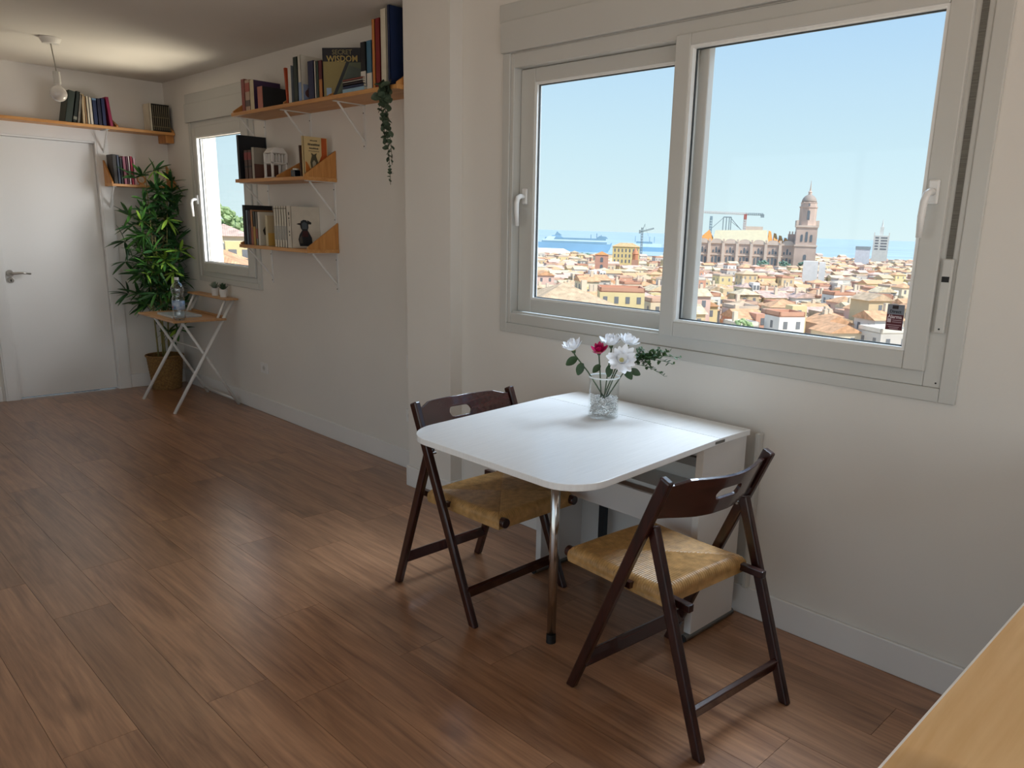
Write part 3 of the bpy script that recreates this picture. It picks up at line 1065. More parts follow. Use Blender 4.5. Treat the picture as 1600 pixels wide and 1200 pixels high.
MB().add([(-5, -.4, 21), (5, -.4, 21), (5, 9.4, 21), (-5, 9.4, 21), (0, 4.5, 23.4)], [(0, 1, 4), (1, 2, 4), (2, 3, 4), (3, 0, 4)]).build('roof', tiles('#d99a62'), br)
for z_ in (11, 16):
    m = MB()
    arch(m, 0, z_, 2.0, 3.4, 0, .1)
    m.build('window', SHW, br)
rsx = far_thing('church_spire', 'small reddish church belfry in front of the yellow building', 'tower', 51.28, 600, -36)
MB().box(-2.6, 2.6, 0, 5, 0, 17).build('walls', plaster('#c99c86'), rsx)
MB().lathe([(2.2, 17), (2.2, 21), (2.6, 21.3), (1.2, 24), (.1, 26)], c=(0, 2.5, 0), n=8).build('belfry', plaster('#cf8f6e'), rsx)
wt = far_thing('white_tower_building', 'white stepped tower building with a needle spire', 'tower', 67.75, 1000, -36)
MB().box(-8.5, 8.5, 0, 14, 0, 42).build('walls', plaster('#dfe0da'), wt)
MB().box(-2.4, 1.6, 4, 9, 42, 52).build('upper_tower', plaster('#dfe0da'), wt)
MB().tube([(-.4, 6.5, 52), (-.4, 6.5, 55), (-.4, 6.5, 61)], [1.2, .7, .1], 6).build('spire', plaster('#d3d3cf'), wt)
for a in (-8, 8):
    MB().box(a-.6, a+.6, .2, 1.4, 42, 45.5).build('pinnacle', plaster('#dfe0da'), wt)
m = MB()
for q in range(5):
    m.box(-6.5, -2.6, -.1, .02, 26+3.2*q, 27.6+3.2*q)
    m.box(-.5, 6.5, -.1, .02, 26+3.2*q, 27.6+3.2*q)
o = m.build('window_openings', WIN, wt)
o['kind'] = 'stuff'
wb = far_thing('white_block', 'plain white windowless block right below the bell tower', 'building', 63.6, 520, -36)
MB().box(-6, 3, 0, 9, 0, 23).build('walls', plaster('#eeecea'), wb)
MB().box(3.6, 7.4, 1, 9, 0, 22.5).build('annex', plaster('#eeecea'), wb)
bw_ = far_thing('grey_roofed_block', 'white block with a dark grey roof left of the white tower', 'building', 66.7, 900, -36)
MB().box(-7.5, 7, 0, 12, 0, 27).build('walls', plaster('#dfe2ea'), bw_)
MB().box(-7.8, 7.3, -.3, 12.3, 27, 30).build('roof', mat('slate', '#9aa6ab', .7), bw_)

# --- trees
def tree(label, az, D, z, h_, r, m_, grp=None, n=16):
    t = thing('tree', label, 'tree', polar(az, D, z), 0, grp)
    rt_ = random.Random(int(az*100+D))
    MB().tube([(0, 0, 0), (0.1*r, 0, h_*.35), (0, .1*r, h_*.7)], [.09*r, .07*r, .04*r], 7).build('trunk', mat('bark', '#7a6a55', .9), t)
    m = MB()
    for k in range(n*5):
        u_ = rt_.uniform(-1, 1)
        a = rt_.uniform(0, 2*PI)
        q = r*math.sqrt(max(0, 1-u_*u_))*rt_.uniform(.45, 1.0)
        s_ = rt_.uniform(.10, .22)*r
        m.ell((q*math.cos(a), q*math.sin(a), h_*.70+u_*.30*h_), s_, s_, s_*.8, 7, 5, .3, rt_)
    m.build('crown', m_, t)
    return t
TG = mat('tree_green', '#a9bd8c', .8, var=.25, scale=.9, sub='#86a06c')
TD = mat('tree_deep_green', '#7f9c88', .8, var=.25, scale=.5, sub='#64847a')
tree('small green palm-like tree between the houses in the right pane', 59.2, 150, -20.5, 6.5, 2.4, TG)
tree('tall pale green tree on the hill, left one in the small window', 22.75, 150, -9, 12.6, 3.3, TG, n=22)
tree('rounded green tree on the hill, middle one in the small window', 23.55, 156, -9, 10.8, 3.3, TG, n=22)
tree('bushy green tree on the hill, right one in the small window', 24.5, 148, -9, 10.8, 3.3, TG, n=22)
for k, (az, D, lb) in enumerate(((60.2, 742, 'dark green tree before the cathedral nave'), (61.6, 738, 'dark green tree at the foot of the bell tower, left of it'), (63.0, 735, 'dark green tree at the foot of the bell tower, below its front'))):
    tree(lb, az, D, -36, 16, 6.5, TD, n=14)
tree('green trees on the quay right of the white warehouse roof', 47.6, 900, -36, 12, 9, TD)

# ------------------------------------------------------------------ folding chairs
def chair_parts():
    P = []
    LU, RU = .2445, .2185
    for s in (-1, 1):
        b = MB().bar((s*LU, .498, -.02), (s*LU, .150, .800), .0255, .038)
        b.v = [(a, c, max(z, 0.0)) for a, c, z in b.v]
        P.append(('leg', b, MAHOG, dict(bevel=.006)))
        b = MB().bar((s*RU, -.010, -.02), (s*RU, .212, .640), .0255, .036)
        b.v = [(a, c, max(z, 0.0)) for a, c, z in b.v]
        P.append(('leg', b, MAHOG, dict(bevel=.006)))
        b = MB().tube([(s*.183, .30, .424), (s*.183, .602, .424)], .0185, 18)
        b.box(s*.180-.011, s*.180+.011, .085, .30, .408, .432)
        P.append(('seat_rail', b, MAHOG, dict(bevel=.003)))
        b = MB().tube([(s*(LU+.012), .229, .612), (s*(RU-.012), .229, .612)], .005, 10)
        P.append(('pivot_bolt', b, STEEL, {}))
    P.append(('stretcher', MB().bar((-RU, .035, .122), (RU, .035, .122), .018, .042, (0, 1, .3)), MAHOGX, dict(bevel=.003)))
    P.append(('stretcher', MB().bar((-LU, .447, .115), (LU, .447, .115), .018, .046, (0, 1, -.4)), MAHOGX, dict(bevel=.003)))
    P.append(('seat_bar', MB().bar((-RU, .300, .424), (RU, .300, .424), .02, .02, (0, 1, 0)), MAHOGX, {}))
    # backrest: bowed board with a slot
    us = [-.230, -.212, -.19, -.168, -.145, -.12, -.095, -.074, -.058, -.0545, -.050, -.044, -.036, -.022, 0]
    us = us+[-q for q in us[:-1]][::-1]
    zm = .728
    vs, fs = [], []
    for u in us:
        a = abs(u)
        bow = -.060*(1-max(0, (a-.03)/.2)**1.4) if a > .03 else -.060
        bow = min(bow, 0)
        zt = .778 if a > .20 else (.778+.012*min(1, (.205-a)/.03) if a > .15 else .790-.006*(1-a/.15))
        zb = .668 if a > .2 else .668-.010*min(1, (.2-a)/.1)
        hh = 0.0
        if a < .0565:
            hh = .0185*math.sqrt(max(0, 1-max(0, (a-.038)/.0185)**2))
        for z in (zb, zm-hh, zm+hh, zt):
            vs.append((u, .150+(.80-z)*.425+bow, z))
    n = len(us)
    hol = [abs(u) < .0565 for u in us]
    for i in range(n-1):
        k, q = i*4, i*4+4
        fs.append((k, q, q+1, k+1))
        fs.append((k+2, q+2, q+3, k+3))
    bk = MB().add(vs, fs)
    P.append(('backrest', bk, MAHOGX, dict(solid=.012)))
    # woven rush seat
    NG = 252
    U, V0, V1 = .2045, .168, .584
    vs, fs = [], []
    def pt(s, t):
        m = max(abs(s), abs(t))
        rr = .028
        e = max(0.0, m-.86)/.14
        z = .449-rr*(1-math.sqrt(max(0, 1-e*e)))*1.15
        z += .006*(t*t) - .004*(s*s)
        if abs(t) >= abs(s):
            q = abs(math.sin(PI*21*s))
        else:
            q = abs(math.sin(PI*22*t))
        z += .0030*(q**.6)
        dd = abs(abs(s)-abs(t))
        if dd < .022:
            z -= .0022*(1-dd/.022)
        sh = 1.0-.03*max(0, e)*0
        return (s*U*sh, V0+(t+1)/2*(V1-V0), z)
    for jv in range(NG+1):
        t = -1+2*jv/NG
        for iu in range(NG+1):
            s = -1+2*iu/NG
            vs.append(pt(s, t))
    W_ = NG+1
    for jv in range(NG):
        for iu in range(NG):
            k = jv*W_+iu
            fs.append((k, k+1, k+W_+1, k+W_))
    ring = [i for i in range(NG)]+[i*W_+NG for i in range(NG)]+[NG*W_+NG-i for i in range(NG)]+[(NG-i)*W_ for i in range(NG)]
    k0 = len(vs)
    for i in ring:
        x_, y_, z_ = vs[i]
        cx_, cy_ = 0, (V0+V1)/2
        vs.append((cx_+(x_-cx_)*.985, cy_+(y_-cy_)*.985, .398))
    L_ = len(ring)
    for i in range(L_):
        j2 = (i+1) % L_
        fs.append((ring[j2], ring[i], k0+i, k0+j2))
    fs.append(tuple(k0+i for i in range(L_)))
    RUSH = mat('rush_cord', '#bd9158', .42, var=.16, scale=38, stretch=(1, 1, 1), sub='#94703f')
    P.append(('seat', MB().add(vs, fs), RUSH, dict(smooth=True, recalc=False)))
    return P
def make_chair(label, loc, rz):
    t = thing('folding_chair', label, 'chair', loc, rz, 'folding chairs at the table')
    for nm, b, m_, k in chair_parts():
        solid = k.pop('solid', 0)
        o = b.build(nm, m_, t, **k)
        if solid:
            bm = bmesh.new()
            bm.from_mesh(o.data)
            bmesh.ops.remove_doubles(bm, verts=bm.verts, dist=1e-5)
            bmesh.ops.recalc_face_normals(bm, faces=bm.faces)
            bm.to_mesh(o.data)
            bm.free()
            md = o.modifiers.new('thickness', 'SOLIDIFY')
            md.thickness = solid
            md.offset = 0
            bv = o.modifiers.new('bevel', 'BEVEL')
            bv.width = .002
            bv.segments = 2
            bv.limit_method = 'ANGLE'
    return t
chB = make_chair('dark brown folding chair with woven seat, nearer one, its back to the camera', (1.905, 1.02, 0), -.07)
def copy_tree(o, loc, rz, label):
    c = o.copy()
    COL.objects.link(c)
    c.location = loc
    c.rotation_euler = (0, 0, rz)
    c['label'] = label
    for ch in o.children:
        d = ch.copy()
        COL.objects.link(d)
        d.parent = c
    return c
copy_tree(chB, (1.940, 2.548, 0), PI+.02, 'dark brown folding chair with woven seat behind the white table, beside the pillar')

# ------------------------------------------------------------------ drop-leaf table
WT = mat('white_table_top', (.86, .86, .85), .24, var=.02, scale=10, stretch=(1, 14, 1), bump=.02, bscale=90)
WP = mat('white_table_panel', (.70, .68, .66), .45, var=.02, scale=4)
GRM = mat('grey_metal', '#7d7d7a', .35, .8)
tb = thing('drop_leaf_table', 'white drop-leaf table under the large window', 'table', (2.36, 1.85, 0))
MB().box(2.302, 2.502, 1.42, 2.285, .738, .760).build('table_top', WT, tb, world=True, bevel=.002)
def rounded(x0, x1, y0, y1, r, n=10):
    p = [(x1, y0), (x1, y1)]
    for k in range(n+1):
        a = PI/2+PI/2*k/n
        p.append((x0+r+r*math.cos(a), y1-r+r*math.sin(a)))
    for k in range(n+1):
        a = PI+PI/2*k/n
        p.append((x0+r+r*math.cos(a), y0+r+r*math.sin(a)))
    return p
SAG = .030
def leafz(x_):
    return .760-SAG*(2.2995-x_)/(2.2995-1.56)
MB().prism(rounded(1.562, 2.2995, 1.42, 2.285, .135), lambda a, b, t: (a, b, leafz(a)-t), .022, 0).build('table_leaf', WT, tb, world=True, bevel=.002)
MB().box(2.215, 2.495, 1.428, 1.458, .028, .738).build('side_panel', WP, tb, world=True, bevel=.002)
MB().box(2.215, 2.495, 2.212, 2.242, .028, .738).build('side_panel', WP, tb, world=True, bevel=.002)
MB().box(2.472, 2.488, 1.458, 2.212, .06, .738).build('back_panel', WP, tb, world=True)
MB().box(2.236, 2.252, 1.458, 2.212, .392, .503).build('cross_rail', WP, tb, world=True, bevel=.002)
MB().box(2.236, 2.256, 1.458, 2.212, .655, .69).build('cross_rail', GRM, tb, world=True, bevel=.002)
MB().box(2.30, 2.47, 1.458, 2.212, .50, .516).build('inner_shelf', WP, tb, world=True)
for yy in (1.443, 2.227):
    MB().tube([(2.195, yy, .0145), (2.515, yy, .0145)], .0145, 12).build('floor_rail', GRM, tb, world=True)
    MB().tube([(2.188, yy, .014), (2.205, yy, .014)], .0135, 12).build('end_cap', RUB, tb, world=True)
MB().box(2.40, 2.425, 2.02, 2.05, .03, .50).build('support_post', mat('dark_metal', '#33363a', .4, .6), tb, world=True)
zt = leafz(1.842)-.022
MB().tube([(1.840, 1.772, .03), (1.842, 1.772, zt)], .0165, 18).build('leg', CHROME, tb, smooth=True, world=True)
MB().tube([(1.840, 1.772, 0), (1.840, 1.772, .034)], .0178, 18).build('foot_cap', RUB, tb, world=True)
MB().box(2.27, 2.33, 1.4195, 1.421, .742, .752).build('hinge', GRM, tb, world=True)
# cable duct running up the wall behind the table
tag(MB().box(XN-.034, XN-.001, 1.395, 1.412, .12, .742).build('cable_duct', PVC, bevel=.003), 'slim white cable duct on the wall behind the table', 'duct')

# ------------------------------------------------------------------ vase with flowers
VX, VY = 2.227, 1.904
VZ = leafz(VX)+.001
vg = glass('vase_glass', (.985, .992, .99), .6)
vs_ = tag(MB().lathe([(.0, 0), (.054, 0), (.058, .004), (.0585, .15), (.0595, .157), (.0575, .158), (.0555, .154), (.0550, .012), (.0, .010)], n=40, close=False).build('glass_vase', vg, smooth=True), 'clear glass cylinder vase on the white table', 'vase')
vs_.location = (VX, VY, VZ)
rim = MB().lathe([(.0565, .155), (.0590, .1535), (.0602, .1565), (.0585, .1595), (.0565, .158)], n=40, close=True)
rim.build('rim', mat('glass_rim', (.85, .9, .9), .08, var=.01), vs_, smooth=True)
rg = random.Random(5)
b = MB()
k = 0
while k < 1500:
    a = rg.uniform(0, 2*PI)
    r = .0515*math.sqrt(rg.random())
    z = .016+rg.random()*.062
    if r < .035 and z < .06:
        k += 1
        continue
    q = rg.uniform(.0022, .0036)
    b.ell((r*math.cos(a), r*math.sin(a), z), q*rg.uniform(.8, 1.4), q*rg.uniform(.8, 1.4), q, 6, 4)
    k += 1
# heap against the left side of the vase
for k in range(60):
    a = rg.uniform(2.2, 3.2)
    r = .05
    b.ell((r*math.cos(a), r*math.sin(a), .075+rg.random()*.016), .0032, .0032, .0028, 6, 4)
pb = tag(b.build('white_pebbles', mat('pebble', '#efeeec', .5, var=.2, scale=160), smooth=True, recalc=False), 'small white pebbles filling the glass vase', 'pebbles')
pb['kind'] = 'stuff'
pb.location = (VX, VY, VZ)

PET = MB()
def petal_mesh(name, ln, wd, cup, m_):
    vs, fs = [], []
    n = 7
    for i in range(n):
        t = i/(n-1)
        wq = wd*math.sin(PI*min(1, (t*.86+.10)))**.8
        zz = cup*t*t
        for s in (-1, 0, 1):
            vs.append((t*ln, s*wq/2, zz+(.10*wq if s else -.04*wq)))
    for i in range(n-1):
        for k in range(2):
            a = i*3+k
            fs.append((a, a+1, a+4, a+3))
    m = MB().add(vs, fs).mesh(name)
    m.materials.append(m_)
    m.polygons.foreach_set('use_smooth', [True]*len(m.polygons))
    return m
WHP = mat('white_petal', '#fafafc', .5, var=.02)
MGP = mat('magenta_petal', '#cc0c63', .5, var=.12, scale=30)
CTR = mat('flower_centre', '#d9cf8d', .6, var=.15, scale=60)
STEM = mat('flower_stem', '#3d5230', .5, var=.15)
LEAFD = mat('dark_leaf', '#2b4a26', .45, var=.2, scale=30)
pw1, pw2 = petal_mesh('petal', .050, .025, .014, WHP), petal_mesh('petal', .038, .020, .018, WHP)
pm1, pm2 = petal_mesh('petal', .038, .022, .014, MGP), petal_mesh('petal', .026, .018, .014, MGP)
lf1 = petal_mesh('leaf', .050, .032, -.006, LEAFD)
def aim(pos, direction, roll=0):
    z = Vector(direction).normalized()
    return Matrix.Translation(pos) @ z.to_track_quat('Z', 'Y').to_matrix().to_4x4() @ Matrix.Rotation(roll, 4, 'Z')
def flower(name, label, head, face, p1, p2, n1, leaves, size=1.0, tilt=(.35, .85)):
    base_ = Vector((VX+rg.uniform(-.012, .012), VY+rg.uniform(-.012, .012), VZ+.066))
    t = thing(name, label, 'flower', base_)
    hd = Vector(head)-base_
    fc = Vector(face).normalized()
    nk = hd-fc*.018
    mid = nk*.55+Vector((hd.x*.02, hd.y*.02, .012))
    MB().tube([(0, 0, 0), mid*.5, mid, nk, hd], [.0028, .0026, .0026, .0028, .003], 8).build('stem', STEM, t, smooth=True)
    M0 = aim(hd, fc)
    MB().lathe([(.0, -.012), (.006, -.010), (.009, 0), (.0, .002)], n=10).build('calyx', STEM, t, smooth=True).matrix_local = M0
    MB().ell((0, 0, .005), .010*size, .010*size, .007*size, 10, 6, .1).build('flower_centre', CTR, t, smooth=True).matrix_local = M0
    for ring_, (pmsh, nn, tl) in enumerate(((p1, n1, tilt[0]), (p2, n1-2, tilt[1]))):
        for k in range(nn):
            a = 2*PI*(k+.5*ring_)/nn+rg.uniform(-.12, .12)
            q = rg.uniform(.88, 1.1)*size
            M = M0 @ Matrix.Rotation(a, 4, 'Z') @ Matrix.Translation((.004, 0, .001+.003*ring_)) @ Matrix.Rotation(-(tl+rg.uniform(-.12, .12)), 4, 'Y') @ Matrix.Diagonal((q, q, q, 1))
            inst(pmsh, 'petal', M, t)
    for off, dr_, s in leaves:
        xa = Vector(dr_).normalized()
        za = Vector((-.7, -.6, .45))
        za = (za-xa*za.dot(xa)).normalized()
        ya = za.cross(xa)
        R_ = Matrix((xa, ya, za)).transposed().to_4x4()
        inst(lf1, 'leaf', Matrix.Translation(Vector(off)-base_) @ R_ @ Matrix.Diagonal((s, s, s, 1)), t)
CAMV = Vector((-2.2, -1.9, .4))
flower('white_flower', 'white flower leaning furthest left in the vase', (2.140, 1.990, 1.012), (-.35, .1, 1), pw1, pw2, 13, [((2.150, 1.980, .985), (-.5, .35, -.4), 1.0), ((2.165, 1.965, .965), (-.2, .1, -.6), 1.0)], .95, (.45, .95))
flower('magenta_flower', 'magenta pink flower between the white ones', (2.209, 1.922, 1.006), (-.45, -.3, 1), pm1, pm2, 11, [((2.21, 1.915, .96), (-.5, .2, -.5), .8)], 1.0, (.35, .9))
flower('white_flower', 'white flower at the back of the bunch, left of its neighbour', (2.243, 1.893, 1.035), (-.3, -.1, 1), pw1, pw2, 13, [], .95, (.4, .9))
flower('white_flower', 'white flower at the back right, topmost of the bunch', (2.285, 1.850, 1.040), (.1, -.4, 1), pw1, pw2, 13, [], .95, (.35, .85))
flower('white_flower', 'large white flower facing the camera at the front of the vase', (2.235, 1.832, .985), (-.75, -.7, .55), pw1, pw2, 14, [((2.255, 1.83, .955), (.1, -.5, -.6), 1.0), ((2.215, 1.87, .965), (-.2, -.1, -.6), .9), ((2.268, 1.815, .95), (.5, -.5, -.3), .9)], 1.12, (.25, .7))
# leafy green sprig drooping to the right
base_ = Vector((VX+.006, VY-.004, VZ+.066))
sp = thing('green_sprig', 'drooping sprig of small green leaves at the right of the vase', 'foliage', base_)
GL = mat('sprig_leaf', '#4d6b3c', .5, var=.3, scale=40, sub='#2e4a2a')
sl_m = petal_mesh('leaf', .021, .015, .002, GL)
trunk_end = Vector((2.300, 1.80, .99))-base_
MB().tube([(0, 0, 0), trunk_end*.5+Vector((0, 0, .02)), trunk_end], [.0028, .0024, .002], 8).build('stem', STEM, sp, smooth=True)
for tip in ((2.40, 1.682, 1.000), (2.385, 1.70, .975), (2.352, 1.715, .930), (2.375, 1.715, 1.02), (2.34, 1.735, 1.035), (2.33, 1.755, .955), (2.36, 1.74, .99), (2.30, 1.79, 1.03), (2.325, 1.765, 1.005)):
    tp = Vector(tip)-base_
    st_ = trunk_end*rg.uniform(.8, 1.0)
    md = (st_+tp)/2+Vector((0, 0, .018))
    pts = [st_*(1-t)**2+md*2*t*(1-t)+tp*t*t for t in [i/8 for i in range(9)]]
    MB().tube(pts, .0008, 5).build('twig', STEM, sp)
    for i in range(20):
        t = .12+.88*i/19
        p = st_*(1-t)**2+md*2*t*(1-t)+tp*t*t
        d = Vector((rg.uniform(-1, 1), rg.uniform(-1, 1), rg.uniform(-.6, 1)))
        q = rg.uniform(.7, 1.25)*(1.15-.5*t)
        inst(sl_m, 'leaf', Matrix.Translation(p) @ d.to_track_quat('X', 'Z').to_matrix().to_4x4() @ Matrix.Diagonal((q, q, q, 1)), sp)

# ------------------------------------------------------------------ shelves
def bracket(parent, n, y=None, x=None, zt_=0, dep=.20, ht=.24):
    # white metal L bracket with a diagonal strut; on the shelf wall (y given) or on the door wall (x given)
    WM = mat('white_metal', (.72, .71, .69), .4, var=.02)
    m = MB()
    def P(d, a, z):
        return (XF-d, y+a, z) if y is not None else (x+a, YD-d, z)
    def bx(d0, d1, a0, a1, z0, z1):
        p, q = P(d0, a0, z0), P(d1, a1, z1)
        m.box(min(p[0], q[0]), max(p[0], q[0]), min(p[1], q[1]), max(p[1], q[1]), z0, z1)
    bx(0, .004, -.011, .011, zt_-ht, zt_)
    bx(0, dep, -.011, .011, zt_-.004, zt_)
    m.tube([P(dep*.86, 0, zt_-.006), P(dep*.80, 0, zt_-.018), P(.012, 0, zt_-ht*.78), P(.004, 0, zt_-ht*.84)], .0065, 8)
    o = m.build('bracket', WM, parent)
    for zz in (zt_-.045, zt_-ht+.02):
        s_ = MB()
        s_.tube([P(.003, .004, zz), P(.0062, .004, zz)], .0035, 8)
        s_.build('screw', RUB, o)
    return o
def tri(parent, y, z0, dep=.215, ht=.165, th=.016, lip=.012):
    # triangular end board on the shelf wall
    p = [(0, 0), (dep, 0), (dep, lip), (0, ht)]
    return MB().prism(p, lambda a, b, t: (XF-.002-a, y+t, z0+b), -th/2, th/2).build('end_board', PINEZ, parent, bevel=.0015)
def shelf_y(label, y0, y1, z0, z1, x0=2.445):
    o = MB().box(x0, XF-.001, y0, y1, z0, z1).build('wall_shelf', PINE, bevel=.002)
    return tag(o, label, 'shelf')
sh1 = shelf_y('long pine wall shelf, topmost on the right wall, ending at the pillar', 3.565, 5.51, 2.128, 2.150)
for yy in (5.495, 4.78, 3.575):
    tri(sh1, yy, 2.150, ht=.17 if yy != 4.78 else .15)
tri(sh1, 4.27, 2.150, ht=.12, dep=.20)
for yy in (5.50, 4.868, 4.238):
    bracket(sh1, 0, y=yy-.012, zt_=2.128, ht=.25)
sh2 = shelf_y('middle pine wall shelf beside the small window', 4.555, 5.51, 1.700, 1.722)
tri(sh2, 4.565, 1.722, ht=.165)
tri(sh2, 4.93, 1.722, ht=.13, dep=.21)
for yy in (5.50, 4.60):
    bracket(sh2, 0, y=yy-.012, zt_=1.700, ht=.25)
sh3 = shelf_y('lowest pine wall shelf beside the small window', 4.555, 5.51, 1.264, 1.286)
tri(sh3, 4.565, 1.286, ht=.165)
tri(sh3, 5.50, 1.286, ht=.10)
for yy in (5.50, 4.60):
    bracket(sh3, 0, y=yy-.012, zt_=1.264, ht=.25)
sh4 = tag(MB().box(.35, XF-.004, 7.10, YD-.001, 2.116, 2.138).build('wall_shelf', PINEX, bevel=.002), 'long pine wall shelf running above the white door', 'shelf')
def trix(parent, x, z0, dep=.19, ht=.12, th=.016, z1=0):
    p = [(0, z1), (dep, z1), (dep, .012), (0, ht)]
    return MB().prism(p, lambda a, b, t: (x+t, YD-.002-a, z0+b), -th/2, th/2).build('end_board', PINEZ, parent, bevel=.0015)
trix(sh4, 2.655, 2.138, ht=.12)
trix(sh4, 2.232, 2.138, ht=.09)
MB().box(2.60, XF-.005, 7.13, YD-.001, 2.055, 2.116).build('end_block', PINEZ, sh4, bevel=.002)
bracket(sh4, 0, x=2.165, zt_=2.116, dep=.18, ht=.22)
bracket(sh4, 0, x=1.0, zt_=2.116, dep=.18, ht=.22)
sh5 = tag(MB().box(2.150, 2.655, 7.10, YD-.001, 1.683, 1.703).build('wall_shelf', PINEX, bevel=.002), 'short pine wall shelf above the bamboo plant', 'shelf')
trix(sh5, 2.158, 1.703, ht=.20, th=.014)
trix(sh5, 2.645, 1.703, ht=.18, th=.014)
bracket(sh5, 0, x=2.172, zt_=1.683, dep=.18, ht=.22)
bracket(sh5, 0, x=2.62, zt_=1.683, dep=.18, ht=.22)

# ------------------------------------------------------------------ books
PAGE = mat('paper_pages', '#d8cfb8', .8, var=.06, scale=300, stretch=(.05, 1, .05))
def book(label, loc, th, ht, dp, col, rotz=0.0, lean=0.0, spine=None, bands=(), grp=None, flat=False, pitch=0.0):
    """local: X into the shelf (spine at 0), Y thickness, Z height"""
    t = thing('book', label, 'book', loc, rotz, grp)
    if flat:
        t.rotation_euler = (PI/2, 0, rotz)
    else:
        t.rotation_euler = (lean, pitch, rotz)
    c = .0022
    m = MB().box(0, dp, -th/2, -th/2+c, 0, ht).box(0, dp, th/2-c, th/2, 0, ht)
    if not spine:
        m.box(0, c, -th/2, th/2, 0, ht)
    m.build('cover', paint(col), t)
    if spine:
        MB().box(-.0004, c, -th/2-.0002, th/2+.0002, 0, ht).build('spine', paint(spine), t)
    MB().box(c+.0005, dp-.003, -th/2+c+.0002, th/2-c-.0002, .003, ht-.003).build('pages', PAGE, t)
    for z0, z1, cc in bands:
        MB().box(-.0010, .0006, -th/2-.0003, th/2+.0003, z0*ht, z1*ht).build('spine_band', paint(cc), t)
    if grp and 'black volumes' in grp:
        MB().box(-.0012, .0006, -th*.16, th*.16, .05*ht, .95*ht).build('spine_lettering', paint('#8a8068'), t)
    return t
G1 = 'books on the topmost shelf of the right wall'
XS = 2.468
def top(label, y0, y1, zt_, col, dp=.16, **k):
    return book(label, (XS, (y0+y1)/2, 2.1505), (y0-y1)*.94, zt_-2.150, dp, col, grp=G1, **k)
top('red-brown book at the left end of the topmost shelf', 5.385, 5.335, 2.352, '#8c4038', .12)
top('cream and red patterned spine, second book of the topmost shelf', 5.332, 5.262, 2.342, '#b99a84', .13, bands=((.15, .35, '#5d4c46'), (.62, .9, '#a24a3a')))
top('deep purple book with a cream spine on the topmost shelf', 5.258, 5.205, 2.335, '#3b2347', .185, spine='#cbbd9b')
top('black book with a salmon pink spine on the topmost shelf', 5.155, 5.085, 2.285, '#14161a', .185, spine='#b06b5d')
top('thin orange-red book leaning by the second divider of the topmost shelf', 4.770, 4.752, 2.360, '#c4502a', .10, lean=-.10)
top('white-spined book with a grey cover on the topmost shelf', 4.740, 4.705, 2.365, '#6f767c', .14, spine='#d9d4ca')
top('dark green book on the topmost shelf beside a pale illustrated one', 4.672, 4.622, 2.405, '#20302b', .15)
bkw = top('pale book with an ornate blue-grey cover on the topmost shelf', 4.615, 4.580, 2.410, '#cfc9bb', .17, bands=((0, .42, '#7c93b4'),))
o = MB().box(.012, .16, -.0178, -.0168, .0, .10).build('cover_picture', paint('#8b9ab8'), bkw)
o = MB()
for k in range(3):
    o.tube([(.045+.012*k, -.0185, .05+.02*k), (.045+.012*k, -.0165, .05+.02*k)], .022-.004*k, 16)
o.build('cover_ornament', paint('#6a4a4a'), bkw)
MB().tube([(.10, -.0182, .215), (.10, -.0165, .215)], .024, 18).build('cover_ornament', paint('#a9a190'), bkw)
top('thick navy blue book in the middle of the topmost shelf', 4.500, 4.430, 2.362, '#23264a', .15)
top('very thin white booklet right of the thick navy book', 4.424, 4.408, 2.356, '#d6d0c4', .14)
top('slim dark green book right of the white booklet', 4.404, 4.376, 2.354, '#2c4038', .14)
top('book with a dark red over orange spine on the topmost shelf', 4.372, 4.338, 2.352, '#3a1a24', .14, bands=((0, .5, '#b5733a'), (.5, 1, '#5a1420')))
# SECRET WISDOM facing out
sw = book('large book with SECRET WISDOM on its dark cover, facing the room', (2.470, 4.320, 2.1505), .022, .262, .240, '#15171f', rotz=-.98, pitch=0.0, grp=G1)
# its front cover is the -Y side
def cov(t, x0, x1, z0, z1, d, col, nm='cover_picture'):
    return MB().box(x0, x1, -.011-d-.0006, -.011-d, z0, z1).build(nm, paint(col), t)
cov(sw, .004, .236, .004, .185, .0, '#59604a')
MB().prism([(.004, .004), (.06, .004), (.15, .19), (.004, .19)], lambda a, b, t: (a, -.011-t, b), .0006, .0012).build('cover_picture', paint('#8a7c4c'), sw)
MB().prism([(.055, .004), (.075, .004), (.165, .19), (.145, .19)], lambda a, b, t: (a, -.011-t, b), .0012, .0017).build('cover_picture', paint('#20262c'), sw)
MB().prism([(.10, .02), (.236, .05), (.236, .15), (.16, .17)], lambda a, b, t: (a, -.011-t, b), .0006, .0012).build('cover_picture', paint('#4a544c'), sw)
cov(sw, .02, .05, .01, .05, .0012, '#8ba0b8')
TM = Matrix(((1, 0, 0, 0), (0, 0, -1, 0), (0, 1, 0, 0), (0, 0, 0, 1)))
text('cover_title', 'SECRET', .036, Matrix.Translation((.120, -.0116, .238)) @ TM, paint('#7d7450'), sw, bold=.0004)
text('cover_title', 'WISDOM', .046, Matrix.Translation((.120, -.0116, .203)) @ TM, paint('#b09a58'), sw, bold=.0006)
